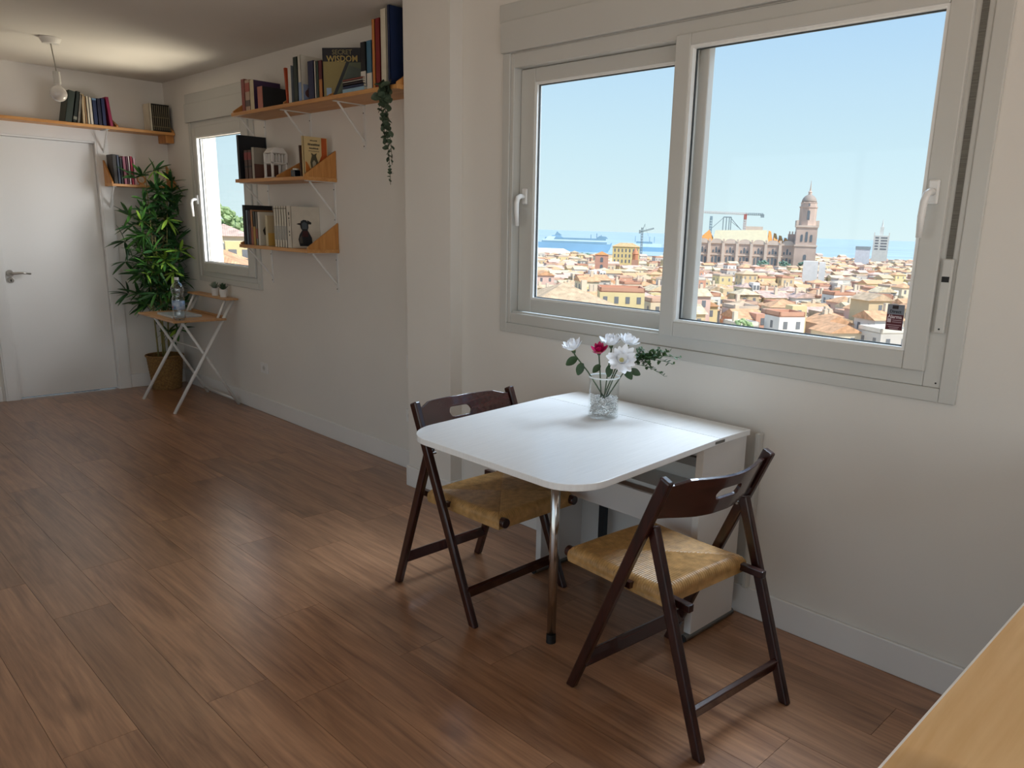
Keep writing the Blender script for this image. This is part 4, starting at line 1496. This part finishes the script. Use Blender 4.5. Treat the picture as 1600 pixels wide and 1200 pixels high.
# stack lying in front
zz = 2.151
for lb, th, dp, ln, c_, sp_, yy in (('pale blue book at the bottom of the flat stack on the topmost shelf', .018, .15, .215, '#7f9db0', '#8fb0c4', 3.985),
                            ('dark blue book lying second from the bottom of the flat stack', .016, .145, .205, '#27324f', None, 3.985),
                            ('black-spined book lying in the middle of the flat stack', .014, .14, .20, '#2b2024', None, 3.99),
                            ('white book lying near the top of the flat stack', .008, .14, .20, '#cfc8bd', None, 3.99),
                            ('dull red book lying on top of the flat stack', .010, .14, .20, '#8c4a3e', None, 3.99)):
    t = book(lb, (2.452, yy+.0, zz+th/2), th, ln, dp, c_, spine=sp_, grp='books lying flat on the topmost shelf', flat=True)
    t.rotation_euler = (PI/2, 0, 0)
    t.location.y = yy+ln/2
    zz += th+.0006
top('black book with a white foot to its spine, right of the flat stack', 3.930, 3.880, 2.392, '#15181d', .15, bands=((0, .40, '#d8d3c8'),))
top('teal blue book with a white foot to its spine on the topmost shelf', 3.872, 3.822, 2.392, '#3f6c86', .15, bands=((0, .34, '#d8d3c8'),))
top('tall orange book beside a dark red one on the topmost shelf', 3.817, 3.789, 2.488, '#c9803f', .19)
top('tall dark red book on the topmost shelf beside the orange one', 3.787, 3.742, 2.488, '#7c1a1c', .19)
top('tall cream album on the topmost shelf left of the big navy one', 3.736, 3.684, 2.524, '#d4ccb8', .2)
top('very large navy blue album at the pillar end of the topmost shelf', 3.672, 3.652, 2.535, '#0d2147', .2)

G2 = 'books on the middle wall shelf'
def midb(label, y0, y1, zt_, col, dp=.16, **k):
    return book(label, (XS, (y0+y1)/2, 1.7225), (y0-y1)*.94, zt_-1.722, dp, col, grp=G2, **k)
midb('very large black album at the window end of the middle shelf', 5.505, 5.470, 2.012, '#0c1018', .195)
midb('brown leather volume with a red label, left of its twin', 5.402, 5.352, 1.908, '#4a3028', .13, bands=((.66, .92, '#7d2a28'), (.40, .46, '#1c1414')))
midb('brown leather volume with a red label, right of its twin', 5.348, 5.296, 1.908, '#4d332a', .13, bands=((.66, .92, '#83302c'), (.40, .46, '#1c1414')))
gb = midb('book with a grey upper and brown lower cover on the middle shelf', 5.288, 5.256, 1.922, '#8c867a', .17, spine='#aaa498')
MB().box(.0, .168, -.0160, -.0149, .002, .095).build('cover_picture', paint('#5a3a30'), gb)
midb('thin dark brown book leaning beside the cream and orange one', 4.640, 4.625, 1.905, '#5b4032', .12, lean=-.05)
ob = midb('cream and orange paperback with an owl-like bird on its cover', 4.612, 4.588, 1.957, '#cdb684', .16, pitch=0)
oc = ob
PT = Matrix.Translation
def cv(t, poly, col, d=.0114, nm='cover_picture'):
    return MB().prism(poly, lambda a, b, q: (a, -q, b), d, d+.0006).build(nm, paint(col), t)
cv(oc, [(.120, .232), (.155, .232), (.155, .06), (.125, .085), (.075, .07), (.04, .05), (.04, .02), (.155, .02)][0:4]+[(.10, .06), (.10, .09), (.12, .13)], '#b4531c')
cv(oc, [(.01, .02), (.05, .02), (.035, .06), (.02, .085), (.01, .09)], '#b4671f')
cv(oc, [(.05, .04), (.085, .04), (.095, .085), (.082, .125), (.088, .142), (.068, .132), (.048, .142), (.054, .125), (.042, .085)], '#4f4a34')
cv(oc, [(.058, .045), (.076, .045), (.080, .085), (.067, .10), (.056, .085)], '#a39b84', .0120)
for z_, a_, b_, h_ in ((.213, .045, .092, .007), (.190, .030, .108, .013), (.168, .038, .100, .009), (.152, .034, .105, .004)):
    k_ = MB()
    u_ = a_
    while u_ < b_:
        u2 = min(b_, u_+rg.uniform(.004, .009))
        k_.box(u_, u2, -.0120, -.0114, z_-h_/2, z_+h_/2*rg.uniform(.5, 1))
        u_ = u2+.0018
    k_.build('cover_lettering', paint('#4a4030'), oc)

G3 = 'books on the lowest wall shelf'
def lowb(label, y0, y1, zt_, col, dp=.16, **k):
    return book(label, (XS, (y0+y1)/2, 1.2865), (y0-y1)*.94, zt_-1.286, dp, col, grp=G3, **k)
lowb('large black album at the window end of the lowest shelf', 5.480, 5.440, 1.552, '#0d0f13', .20)
lowb('slate blue book next to the black album on the lowest shelf', 5.434, 5.398, 1.517, '#5c6a78', .15)
lowb('dark plum book on the lowest shelf right of the slate blue one', 5.396, 5.364, 1.514, '#3d2936', .15)
lowb('tan and red book on the lowest shelf', 5.362, 5.330, 1.520, '#a9764a', .15, bands=((.0, .5, '#9c5840'),))
lowb('book with a black over yellow spine on the lowest shelf', 5.328, 5.294, 1.510, '#2d2a20', .15, bands=((.0, .55, '#b28d43'),))
lowb('narrow grey book on the lowest shelf left of the white cat book', 5.290, 5.262, 1.507, '#77736a', .15, bands=((.2, .5, '#8c4a3a'),))
cb = lowb('white book with a small dark animal picture on its cover', 5.254, 5.226, 1.507, '#c9c2b0', .17, spine='#d8d2c4')
cv(cb, [(.03, .07), (.09, .07), (.10, .10), (.075, .13), (.04, .13), (.02, .10)], '#2a241c', .0135)
cv(cb, [(.04, .075), (.085, .075), (.08, .10), (.06, .115)], '#b5853d', .0141)
yb_ = lowb('cream paperback with a yellow lower cover on the lowest shelf', 5.146, 5.116, 1.485, '#b7a583', .15, spine='#c9bd9c')
cv(yb_, [(.003, .003), (.147, .003), (.147, .085), (.003, .085)], '#c39a4b', .0143)
for k, nm in enumerate(('first', 'second', 'third', 'fourth', 'fifth')):
    y_ = 5.020-.0345*k
    lowb('%s from the left of five matching white volumes' % nm, y_, y_-.033, 1.545, '#d3ccbc', .15, bands=((.93, .96, '#8d8676'), (.18, .52, '#aaa79f')))
fb = lowb('white picture book with a dark hatted bird on its cover', 4.846, 4.786, 1.545, '#cfc7b8', .20)
D_ = .0284
cv(fb, [(.055, .012), (.125, .012), (.142, .035), (.140, .065), (.120, .10), (.112, .112), (.118, .128), (.118, .155), (.105, .175), (.085, .178), (.066, .168), (.060, .145), (.064, .125), (.074, .112), (.055, .085), (.045, .055), (.050, .03)], '#20242a', D_)
cv(fb, [(.034, .150), (.066, .142), (.072, .158), (.05, .156)], '#2a1d1a', D_)
cv(fb, [(.112, .150), (.138, .150), (.140, .162), (.112, .176)], '#24211f', D_)
cv(fb, [(.074, .12), (.108, .12), (.108, .155), (.090, .165), (.072, .155)], '#4a545c', D_+.0007)
cv(fb, [(.070, .07), (.115, .07), (.112, .108), (.078, .108)], '#401a1c', D_+.0007)
cv(fb, [(.052, .03), (.075, .03), (.07, .08), (.052, .065)], '#4d4a44', D_+.0007)
k_ = MB()
zq = .055
for zq, hq, wq in ((.205, .018, .014), (.180, .010, .014), (.135, .040, .006), (.095, .012, .012), (.075, .010, .012)):
    k_.box(-.0007, .0004, -.0085, -.0085+wq, zq, zq+hq)
k_.build('spine_lettering', paint('#4a4238'), fb)

# ornaments on the middle shelf
ln = thing('lantern_ornament', 'small white openwork lantern on the middle shelf', 'lantern', (2.545, 5.105, 1.722))
WM = mat('white_lacquer', (.75, .73, .70), .5, var=.03)
for a in (-.05, .05):
    for b_ in (-.05, .05):
        MB().box(a-.006, a+.006, b_-.006, b_+.006, 0, .16).build('post', WM, ln)
MB().box(-.058, .058, -.058, .058, 0, .010).build('base', WM, ln, bevel=.002)
m = MB()
for q in range(5):
    for s in (-.05, .05):
        m.box(-.04+.02*q-.003, -.04+.02*q+.003, s-.003, s+.003, .10, .155)
        m.box(s-.003, s+.003, -.04+.02*q-.003, -.04+.02*q+.003, .10, .155)
m.box(-.056, .056, -.056, -.044, .095, .102).box(-.056, .056, .044, .056, .095, .102).box(-.056, -.044, -.044, .044, .095, .102).box(.044, .056, -.044, .044, .095, .102)
m.build('lattice', WM, ln)
m = MB().prism([(-.06, .16), (.06, .16), (.03, .195), (-.03, .195)], lambda a, b, t: (a, t, b), -.05, .05)
m.build('roof', WM, ln, bevel=.002)
cu = thing('candle_holder', 'small black cube with a white top on the middle shelf', 'candle holder', (2.49, 4.735, 1.722))
MB().box(-.024, .024, -.024, .024, 0, .042).build('body', mat('black_gloss', '#10141a', .25), cu, bevel=.003)
MB().tube([(0, 0, .042), (0, 0, .052)], .019, 18).build('candle', paint('#d9d4c6'), cu)

# books on the shelf above the door
G4 = 'books on the shelf above the door'
def doorb(label, x0, x1, ht, col, dp=.15, lean=0.0, z=2.1385, yf=7.118, grp=G4, **k):
    return book(label, ((x1+x0)/2, yf, z), (x1-x0)*.94, ht, dp, col, rotz=PI/2, lean=lean, grp=grp, **k)
doorb('large dark green book leaning at the left of the door shelf row', 1.868, 1.918, .235, '#2f3a33', .17, lean=.20)
doorb('black-green book leaning second in the door shelf row', 1.922, 1.948, .235, '#1c2621', .17, lean=.20, bands=((.1, .2, '#7c7c70'),))
doorb('grey book leaning third in the door shelf row', 1.953, 1.972, .215, '#7b7468', .15, lean=.17)
doorb('beige book in the door shelf row', 1.992, 2.012, .215, '#c7b08c', .14, lean=.03)
doorb('slim tan book in the door shelf row', 2.014, 2.026, .20, '#a98358', .14)
doorb('cream book left of its white neighbour in the door shelf row', 2.028, 2.046, .205, '#d9cfb6', .14)
doorb('white book right of the cream one in the door shelf row', 2.047, 2.068, .20, '#ddd6c6', .14)
doorb('navy book with a pale blue head, first of the three dark blue ones', 2.070, 2.100, .195, '#1c2c52', .14, bands=((.93, 1.0, '#6f93b8'),))
doorb('navy black book, middle of the three dark blue ones', 2.102, 2.130, .198, '#1a1c38', .14)
doorb('royal navy book, last of the three dark blue ones', 2.132, 2.160, .203, '#202a56', .14)
doorb('crimson book leaning at the right of the door shelf row', 2.184, 2.208, .218, '#9c1f4c', .15, lean=-.09)
doorb('cream volume at the left of the black encyclopedia set', 2.485, 2.503, .212, '#d8d0ba', .14)
for k, nm in enumerate(('first', 'second', 'third', 'fourth', 'fifth', 'sixth', 'seventh', 'eighth', 'ninth')):
    doorb('%s black volume from the left of the matching set by the corner' % nm, 2.505+.0152*k, 2.5195+.0152*k, .212, '#171513', .14, bands=((.16, .19, '#6d6146'), (.50, .53, '#6d6146')), grp='matching black volumes on the door shelf')
G5 = 'books on the short shelf'
def smb(label, x0, x1, ht, col, lean=0.0, **k):
    return doorb(label, x0, x1, ht, col, .14, lean, 1.7035, 7.125, G5, **k)
smb('dark grey book leaning at the left of the short shelf', 2.176, 2.206, .225, '#3a3632', lean=-.0)
smb('slate blue book on the short shelf', 2.208, 2.226, .222, '#4a5468')
smb('black book on the short shelf beside the slate blue one', 2.228, 2.246, .205, '#1d1a22')
smb('dusty rose book on the short shelf', 2.250, 2.274, .215, '#9c5a6c')
smb('plum striped book on the short shelf', 2.276, 2.288, .216, '#6b3346')
smb('white and pink book on the short shelf', 2.290, 2.304, .218, '#d8c6c4')
smb('crimson book on the short shelf', 2.306, 2.326, .220, '#a8213f')
smb('pale pink book at the right of the short shelf row', 2.328, 2.346, .205, '#d9a8b0')
rn = thing('wooden_ring_ornament', 'small round wooden ring ornament on the short shelf', 'ornament', (2.395, 7.17, 1.703))
m = MB()
ring_ = [(0.03*math.cos(2*PI*k/20), 0, .045+.03*math.sin(2*PI*k/20)) for k in range(21)]
m.tube(ring_, .006, 8, cap=False)
m.build('ring', PINEZ, rn, smooth=True)
MB().box(-.02, .02, -.012, .012, 0, .010).build('stand', PINEZ, rn, bevel=.002)

# hanging garland at the pillar end of the topmost shelf
gd = thing('hanging_garland', 'hanging garland of grey-green round leaves at the pillar', 'foliage', (2.452, 3.640, 2.155))
EUC = mat('eucalyptus_leaf', '#4e5f4a', .6, var=.25, scale=25)
em = petal_mesh('leaf', .048, .042, -.004, EUC)
re = random.Random(9)
for dx_, dy_, z1 in ((0, 0, -.50), (-.004, .035, -.30), (-.002, -.02, -.40)):
    pts = []
    for k in range(9):
        t = k/8
        pts.append((-.022*min(1, t*5)-.01*t+dx_, dy_-.03*t+.012*math.sin(5*t), .02*(1-t)+.03*min(1, t*6)*(1-t)+z1*t))
    MB().tube(pts, .0016, 6).build('stem', mat('euc_stem', '#5b5a45', .6), gd, smooth=True)
    nl = int(22*abs(z1)/.3)
    for k in range(nl):
        t = .05+.93*k/nl
        i = min(7, int(t*8))
        f_ = t*8-i
        p = Vector(pts[i])*(1-f_)+Vector(pts[i+1])*f_
        d = Vector((re.uniform(-1, .15), re.uniform(-1, 1), re.uniform(-1.2, .2)))
        q = re.uniform(.75, 1.1)*(1.2-.75*t)
        inst(em, 'leaf', Matrix.Translation(p) @ d.to_track_quat('X', 'Z').to_matrix().to_4x4() @ Matrix.Rotation(re.uniform(-1, 1), 4, 'X') @ Matrix.Diagonal((q, q, q, 1)), gd)

# ------------------------------------------------------------------ folding desk with laptop, bottle, pots
DW = mat('white_tube', (.76, .75, .72), .35, var=.02)
dk = thing('folding_desk', 'small folding desk with white crossed legs and oak top by the corner', 'desk', (2.38, 6.42, 0))
ya, yb = 6.085, 6.745
for yy in (ya, yb):
    MB().tube([(2.118, yy, .0), (2.622, yy, .842)], .0125, 14).build('leg', DW, dk, smooth=True, world=True)
    y2 = yy+(.028 if yy == ya else -.028)
    MB().tube([(2.628, y2, .0), (2.235, y2, .690)], .0105, 14).build('leg', DW, dk, smooth=True, world=True)
    y3 = yy+(.0 if yy == ya else 0)
    MB().tube([(2.500, y2, .695), (2.575, y2, .842)], .0095, 12).build('shelf_support', DW, dk, smooth=True, world=True)
MB().tube([(2.600, ya+.028, .050), (2.600, yb-.028, .050)], .007, 10).build('cross_bar', DW, dk, smooth=True, world=True)
MB().tube([(2.40, ya+.01, .455), (2.40, yb-.01, .455)], .006, 10).build('cross_bar', DW, dk, smooth=True, world=True)
MB().box(2.150, 2.545, 6.045, 6.785, .690, .706).build('desk_top', OAK, dk, world=True, bevel=.002)
MB().box(2.545, 2.648, 6.045, 6.785, .842, .856).build('upper_shelf', OAK, dk, world=True, bevel=.002)
MB().box(2.546, 2.560, 6.10, 6.73, .690, .720).build('back_strip', OAK, dk, world=True, bevel=.002)
lp = thing('laptop', 'closed silver laptop lying on the small folding desk', 'laptop', (2.32, 6.38, .7065), .0)
SILV = mat('silver_aluminium', (.62, .64, .65), .35, .6, var=.02)
MB().box(-.11, .11, -.16, .16, 0, .010).build('base', SILV, lp, bevel=.003)
MB().box(-.11, .11, -.16, .16, .0105, .017).build('lid', SILV, lp, bevel=.003)
bt = thing('water_bottle', 'clear plastic water bottle standing on the laptop and desk', 'bottle', (2.225, 6.12, .7065))
PG = glass('bottle_plastic', (.97, .985, .99), 2.2)
prof = [(.0, .004), (.034, .0), (.043, .012), (.044, .05), (.041, .06), (.044, .07), (.044, .15), (.042, .165), (.036, .178), (.040, .195), (.046, .22), (.044, .245), (.030, .268), (.016, .280), (.0145, .30)]
MB().lathe(prof+[(.0125, .30), (.0145, .279), (.028, .266), (.042, .244), (.044, .22), (.038, .195), (.034, .178), (.040, .164), (.042, .15), (.042, .07), (.039, .06), (.042, .05), (.041, .013), (.0, .006)], n=28).build('bottle', PG, bt, smooth=True)
MB().lathe([(.0, .008), (.0395, .014), (.0405, .05), (.0405, .15), (.037, .16), (.0, .16)], n=28).build('water', glass('water', (.95, .975, .99), .5), bt, smooth=True)
MB().lathe([(.0445, .078), (.0447, .078), (.0447, .145), (.0445, .145)], n=28, close=True).build('label_band', mat('bottle_label', '#5f86b4', .4, var=.35, scale=40, sub='#c8d4e2'), bt, smooth=True)
MB().lathe([(.0, .296), (.016, .296), (.016, .313), (.015, .315), (.0, .315)], n=20).build('cap', paint('#e6e6e4'), bt)
m = MB()
m.tube([(-.0447, -.012, .098), (-.0455, -.012, .098)], .008, 12)
m.build('label_mark', paint('#b84a5a'), bt)
SUC = mat('succulent_leaf', '#3f5a3f', .5, var=.25)
SUC2 = mat('pale_succulent_leaf', '#8d9c86', .5, var=.25)
rs = random.Random(21)
def potplant(label, loc, m_, n, ln_, up):
    t = thing('potted_succulent', label, 'plant', loc, 0, 'small pots on the desk shelf')
    MB().lathe([(.0, 0), (.024, 0), (.031, .058), (.032, .06), (.029, .06), (.027, .052), (.0, .052)], n=20).build('pot', mat('white_ceramic', (.76, .75, .73), .35), t, smooth=False)
    MB().lathe([(.0, .050), (.0265, .0525), (.0, .056)], n=16).build('soil', paint('#3a2d22'), t)
    lm = petal_mesh('leaf', ln_, ln_*.28, .3*ln_, m_)
    for k in range(n):
        a = 2*PI*k*.382
        M = Matrix.Translation((0, 0, .054)) @ Matrix.Rotation(a, 4, 'Z') @ Matrix.Rotation(-up*(.3+.9*k/n), 4, 'Y')
        inst(lm, 'leaf', M, t)
potplant('pale trailing succulent in a white pot, left on the desk shelf', (2.595, 6.345, .8565), SUC2, 20, .055, 1.0)
potplant('dark spiky succulent in a white pot, right on the desk shelf', (2.595, 6.190, .8565), SUC, 22, .055, 1.25)

# ------------------------------------------------------------------ bamboo in a basket
BX, BY = 2.435, 7.110
BK = mat('basket_weave', '#9c7742', .8, var=.3, scale=70, sub='#6b4c26', bump=.5, bscale=140)
bs = thing('woven_basket', 'round woven straw basket holding the bamboo plant', 'basket', (BX, BY, 0))
prof = []
for k in range(44):
    t = k/43
    prof.append((.112+.030*t+(.0035 if k % 2 else 0), .285*t))
m = MB()
vs, fs = [], []
NB = 64
for i, (r, z) in enumerate(prof):
    for k in range(NB):
        a = 2*PI*k/NB
        q = r+.003*math.sin(PI*(k+i//2*2)/2)
        vs.append((q*math.cos(a), q*math.sin(a), z))
for i in range(len(prof)-1):
    for k in range(NB):
        k2 = (k+1) % NB
        fs.append((i*NB+k, i*NB+k2, (i+1)*NB+k2, (i+1)*NB+k))
fs.append(tuple(range(NB-1, -1, -1)))
MB().add(vs, fs).build('weave', BK, bs, smooth=True, recalc=False)
MB().tube([((.146*math.cos(2*PI*k/40)), (.146*math.sin(2*PI*k/40)), .288) for k in range(41)], .009, 8, cap=False).build('rim', BK, bs, smooth=True)
MB().lathe([(.0, .235), (.134, .240), (.0, .25)], n=24).build('soil', paint('#33261b'), bs)

bp_ = thing('bamboo_plant', 'tall leafy artificial bamboo plant in the corner', 'plant', (BX, BY, .245))
CANE = mat('bamboo_cane', '#8f7f49', .5, var=.25, scale=12, sub='#6b6a35')
LFA = mat('bamboo_leaf', '#56873a', .42, var=.3, scale=8, sub='#2f5a26')
LFB = mat('bamboo_leaf_bright', '#a3c048', .42, var=.25, scale=8, sub='#6f9a3a')
LFC = mat('bamboo_leaf_dark', '#35602e', .45, var=.25, scale=8, sub='#1e4022')
def blade(m_):
    return petal_mesh('leaf', .145, .025, -.024, m_)
bl = [blade(LFA), blade(LFA), blade(LFC), blade(LFB)]
rb = random.Random(17)
canes = [((-.02, -.03), (-.06, -.10), 1.57), ((.03, -.02), (.09, -.12), 1.38), ((.0, .04), (.10, -.02), 1.32), ((-.05, .0), (-.10, -.05), 1.22), ((.05, .03), (.14, .0), 1.45), ((-.015, -.06), (-.04, -.14), 1.05)]
leafM = []
for ci, ((cx_, cy_), (tx_, ty_), hgt) in enumerate(canes):
    def cp(t):
        return Vector((cx_+(tx_-cx_)*t**1.4, cy_+(ty_-cy_)*t**1.4, hgt*t))
    MB().tube([cp(k/10) for k in range(11)], [.0075-.0045*k/10 for k in range(11)], 8).build('cane', CANE, bp_, smooth=True)
    nb_ = 22
    for k in range(nb_):
        t = .30+.69*k/(nb_-1)+rb.uniform(-.02, .02)
        if ci in (0, 3, 5) and k == 0:
            t = .16
        t = min(t, 1)
        p0 = cp(t)
        a = rb.uniform(0, 2*PI)
        rad = rb.uniform(.08, .20)*(1.12-.55*max(0, t-.55)/.45)
        p2 = p0+Vector((rad*math.cos(a), rad*math.sin(a)*.8, rb.uniform(.01, .10)))
        # stay clear of the two walls
        p2.x = min(p2.x, XF-.09-BX)
        p2.y = min(p2.y, YD-.09-BY)
        if p2.z+.245 > 1.50:
            p2.y = min(p2.y, 7.02-BY)
        MB().tube([p0, (p0+p2)/2+Vector((0, 0, .02)), p2], .0016, 5).build('twig', CANE, bp_)
        nlv = rb.randint(7, 10)
        base_d = (p2-p0).normalized()
        for q in range(nlv):
            d = (base_d*.55+Vector((rb.uniform(-1, 1), rb.uniform(-1, 1)*.9, rb.uniform(-.9, .7)))).normalized()
            s = rb.uniform(.65, 1.12)
            tipv = p2+d*.135*s
            if tipv.x+BX > XF-.012 or tipv.y+BY > (YD-.03 if tipv.z+.245 < 1.60 else 7.075):
                d.x = -abs(d.x)
                d.y = -abs(d.y)
            leafM.append((Matrix.Translation(p2+d*.004) @ d.to_track_quat('X', 'Z').to_matrix().to_4x4() @ Matrix.Rotation(rb.uniform(-.9, .9), 4, 'X') @ Matrix.Diagonal((s, s, s, 1)), p2))
# nearest to the camera become parts of their own, the rest one part
leafM.sort(key=lambda q: (q[1].x*.33+q[1].y*.94))
for M, p in leafM[:295]:
    bright = p.x > -.02 and .75 < p.z < 1.2
    inst(rb.choice(bl[:3]+([bl[3]]*3 if bright else [bl[3]] if rb.random() < .35 else [])), 'leaf', M, bp_)
m = MB()
src = bl[0]
sv = [v.co.copy() for v in src.vertices]
sf = [tuple(p.vertices) for p in src.polygons]
for M, p in leafM[295:]:
    m.add([M @ v for v in sv], sf)
o = m.build('foliage', LFC, bp_, smooth=True, recalc=False)
o['kind'] = 'stuff'

# ------------------------------------------------------------------ pendant lamp
PX, PY_ = 1.575, 6.12
pl = thing('pendant_lamp', 'bare globe bulb pendant lamp hanging from the ceiling', 'lamp', (PX, PY_, ZC))
WPL = mat('white_plastic', (.74, .72, .68), .4)
MB().lathe([(.0, -.001), (.062, -.001), (.060, -.012), (.048, -.034), (.046, -.036), (.0, -.036)], n=28).build('canopy', WPL, pl, smooth=False)
MB().tube([(0, 0, -.034), (.004, 0, -.08), (.012, 0, -.16), (.014, 0, -.205)], .0035, 8).build('cord', mat('grey_cord', '#8f8b80', .6), pl, smooth=True)
MB().tube([(.014, 0, -.20), (.014, 0, -.275)], .0205, 18).build('socket', mat('socket_plastic', (.62, .60, .56), .45), pl)
bprof = [(.0, -.272), (.0155, -.272), (.0155, -.284)]
for k in range(13):
    a = math.radians(70-160*k/12)
    bprof.append((.049*math.cos(a), -.334+.049*math.sin(a)))
bprof.append((.0, -.383))
MB().lathe(bprof, c=(.014, 0, 0), n=32).build('bulb', mat('frosted_bulb', (.74, .70, .67), .12, coat=.4), pl, smooth=True)

# ------------------------------------------------------------------ sockets on the walls
def socket(label, y, z, wd=.08):
    t = thing('wall_socket', label, 'socket', (XF, y, z), 0, 'wall sockets')
    MB().box(-.008, -.0005, -wd/2, wd/2, -.04, .04).build('plate', TRIM, t, bevel=.002)
    MB().tube([(-.0075, 0, 0), (-.0090, 0, 0)], .020, 20).build('insert', mat('socket_insert', (.60, .58, .55), .5), t)  # insert a little darker than its plate
    m = MB()
    for s in (-1, 1):
        m.tube([(-.0088, s*.0095, 0), (-.0094, s*.0095, 0)], .0028, 8)
    m.build('pin_hole', RUB, t)
socket('white wall socket low on the wall by the folding desk', 5.705, .352, .11)
socket('cream wall socket beside the pillar, the upper one', 3.79, .664)
socket('white wall socket beside the pillar, the lower one', 3.80, .335)

# ------------------------------------------------------------------ wooden counter at the lower right
MAPLE = wood('maple_counter', '#efcb96', '#ddb276', .38, 'X', .8, bump=.02, knots=True)
kc = thing('wooden_counter', 'pale wooden counter with a white edge in the lower right corner', 'counter', (1.45, -.1, 0))
MB().box(.40, XN-.015, -.45, .236, .893, .925).build('counter_top', MAPLE, kc, world=True)
MB().box(.397, XN-.015, .236, .2385, .893, .9253).build('edge_band', mat('white_edge', (.86, .86, .85), .3), kc, world=True)
MB().box(.46, XN-.015, -.43, .19, 0, .893).build('cabinet_body', TRIM, kc, world=True)
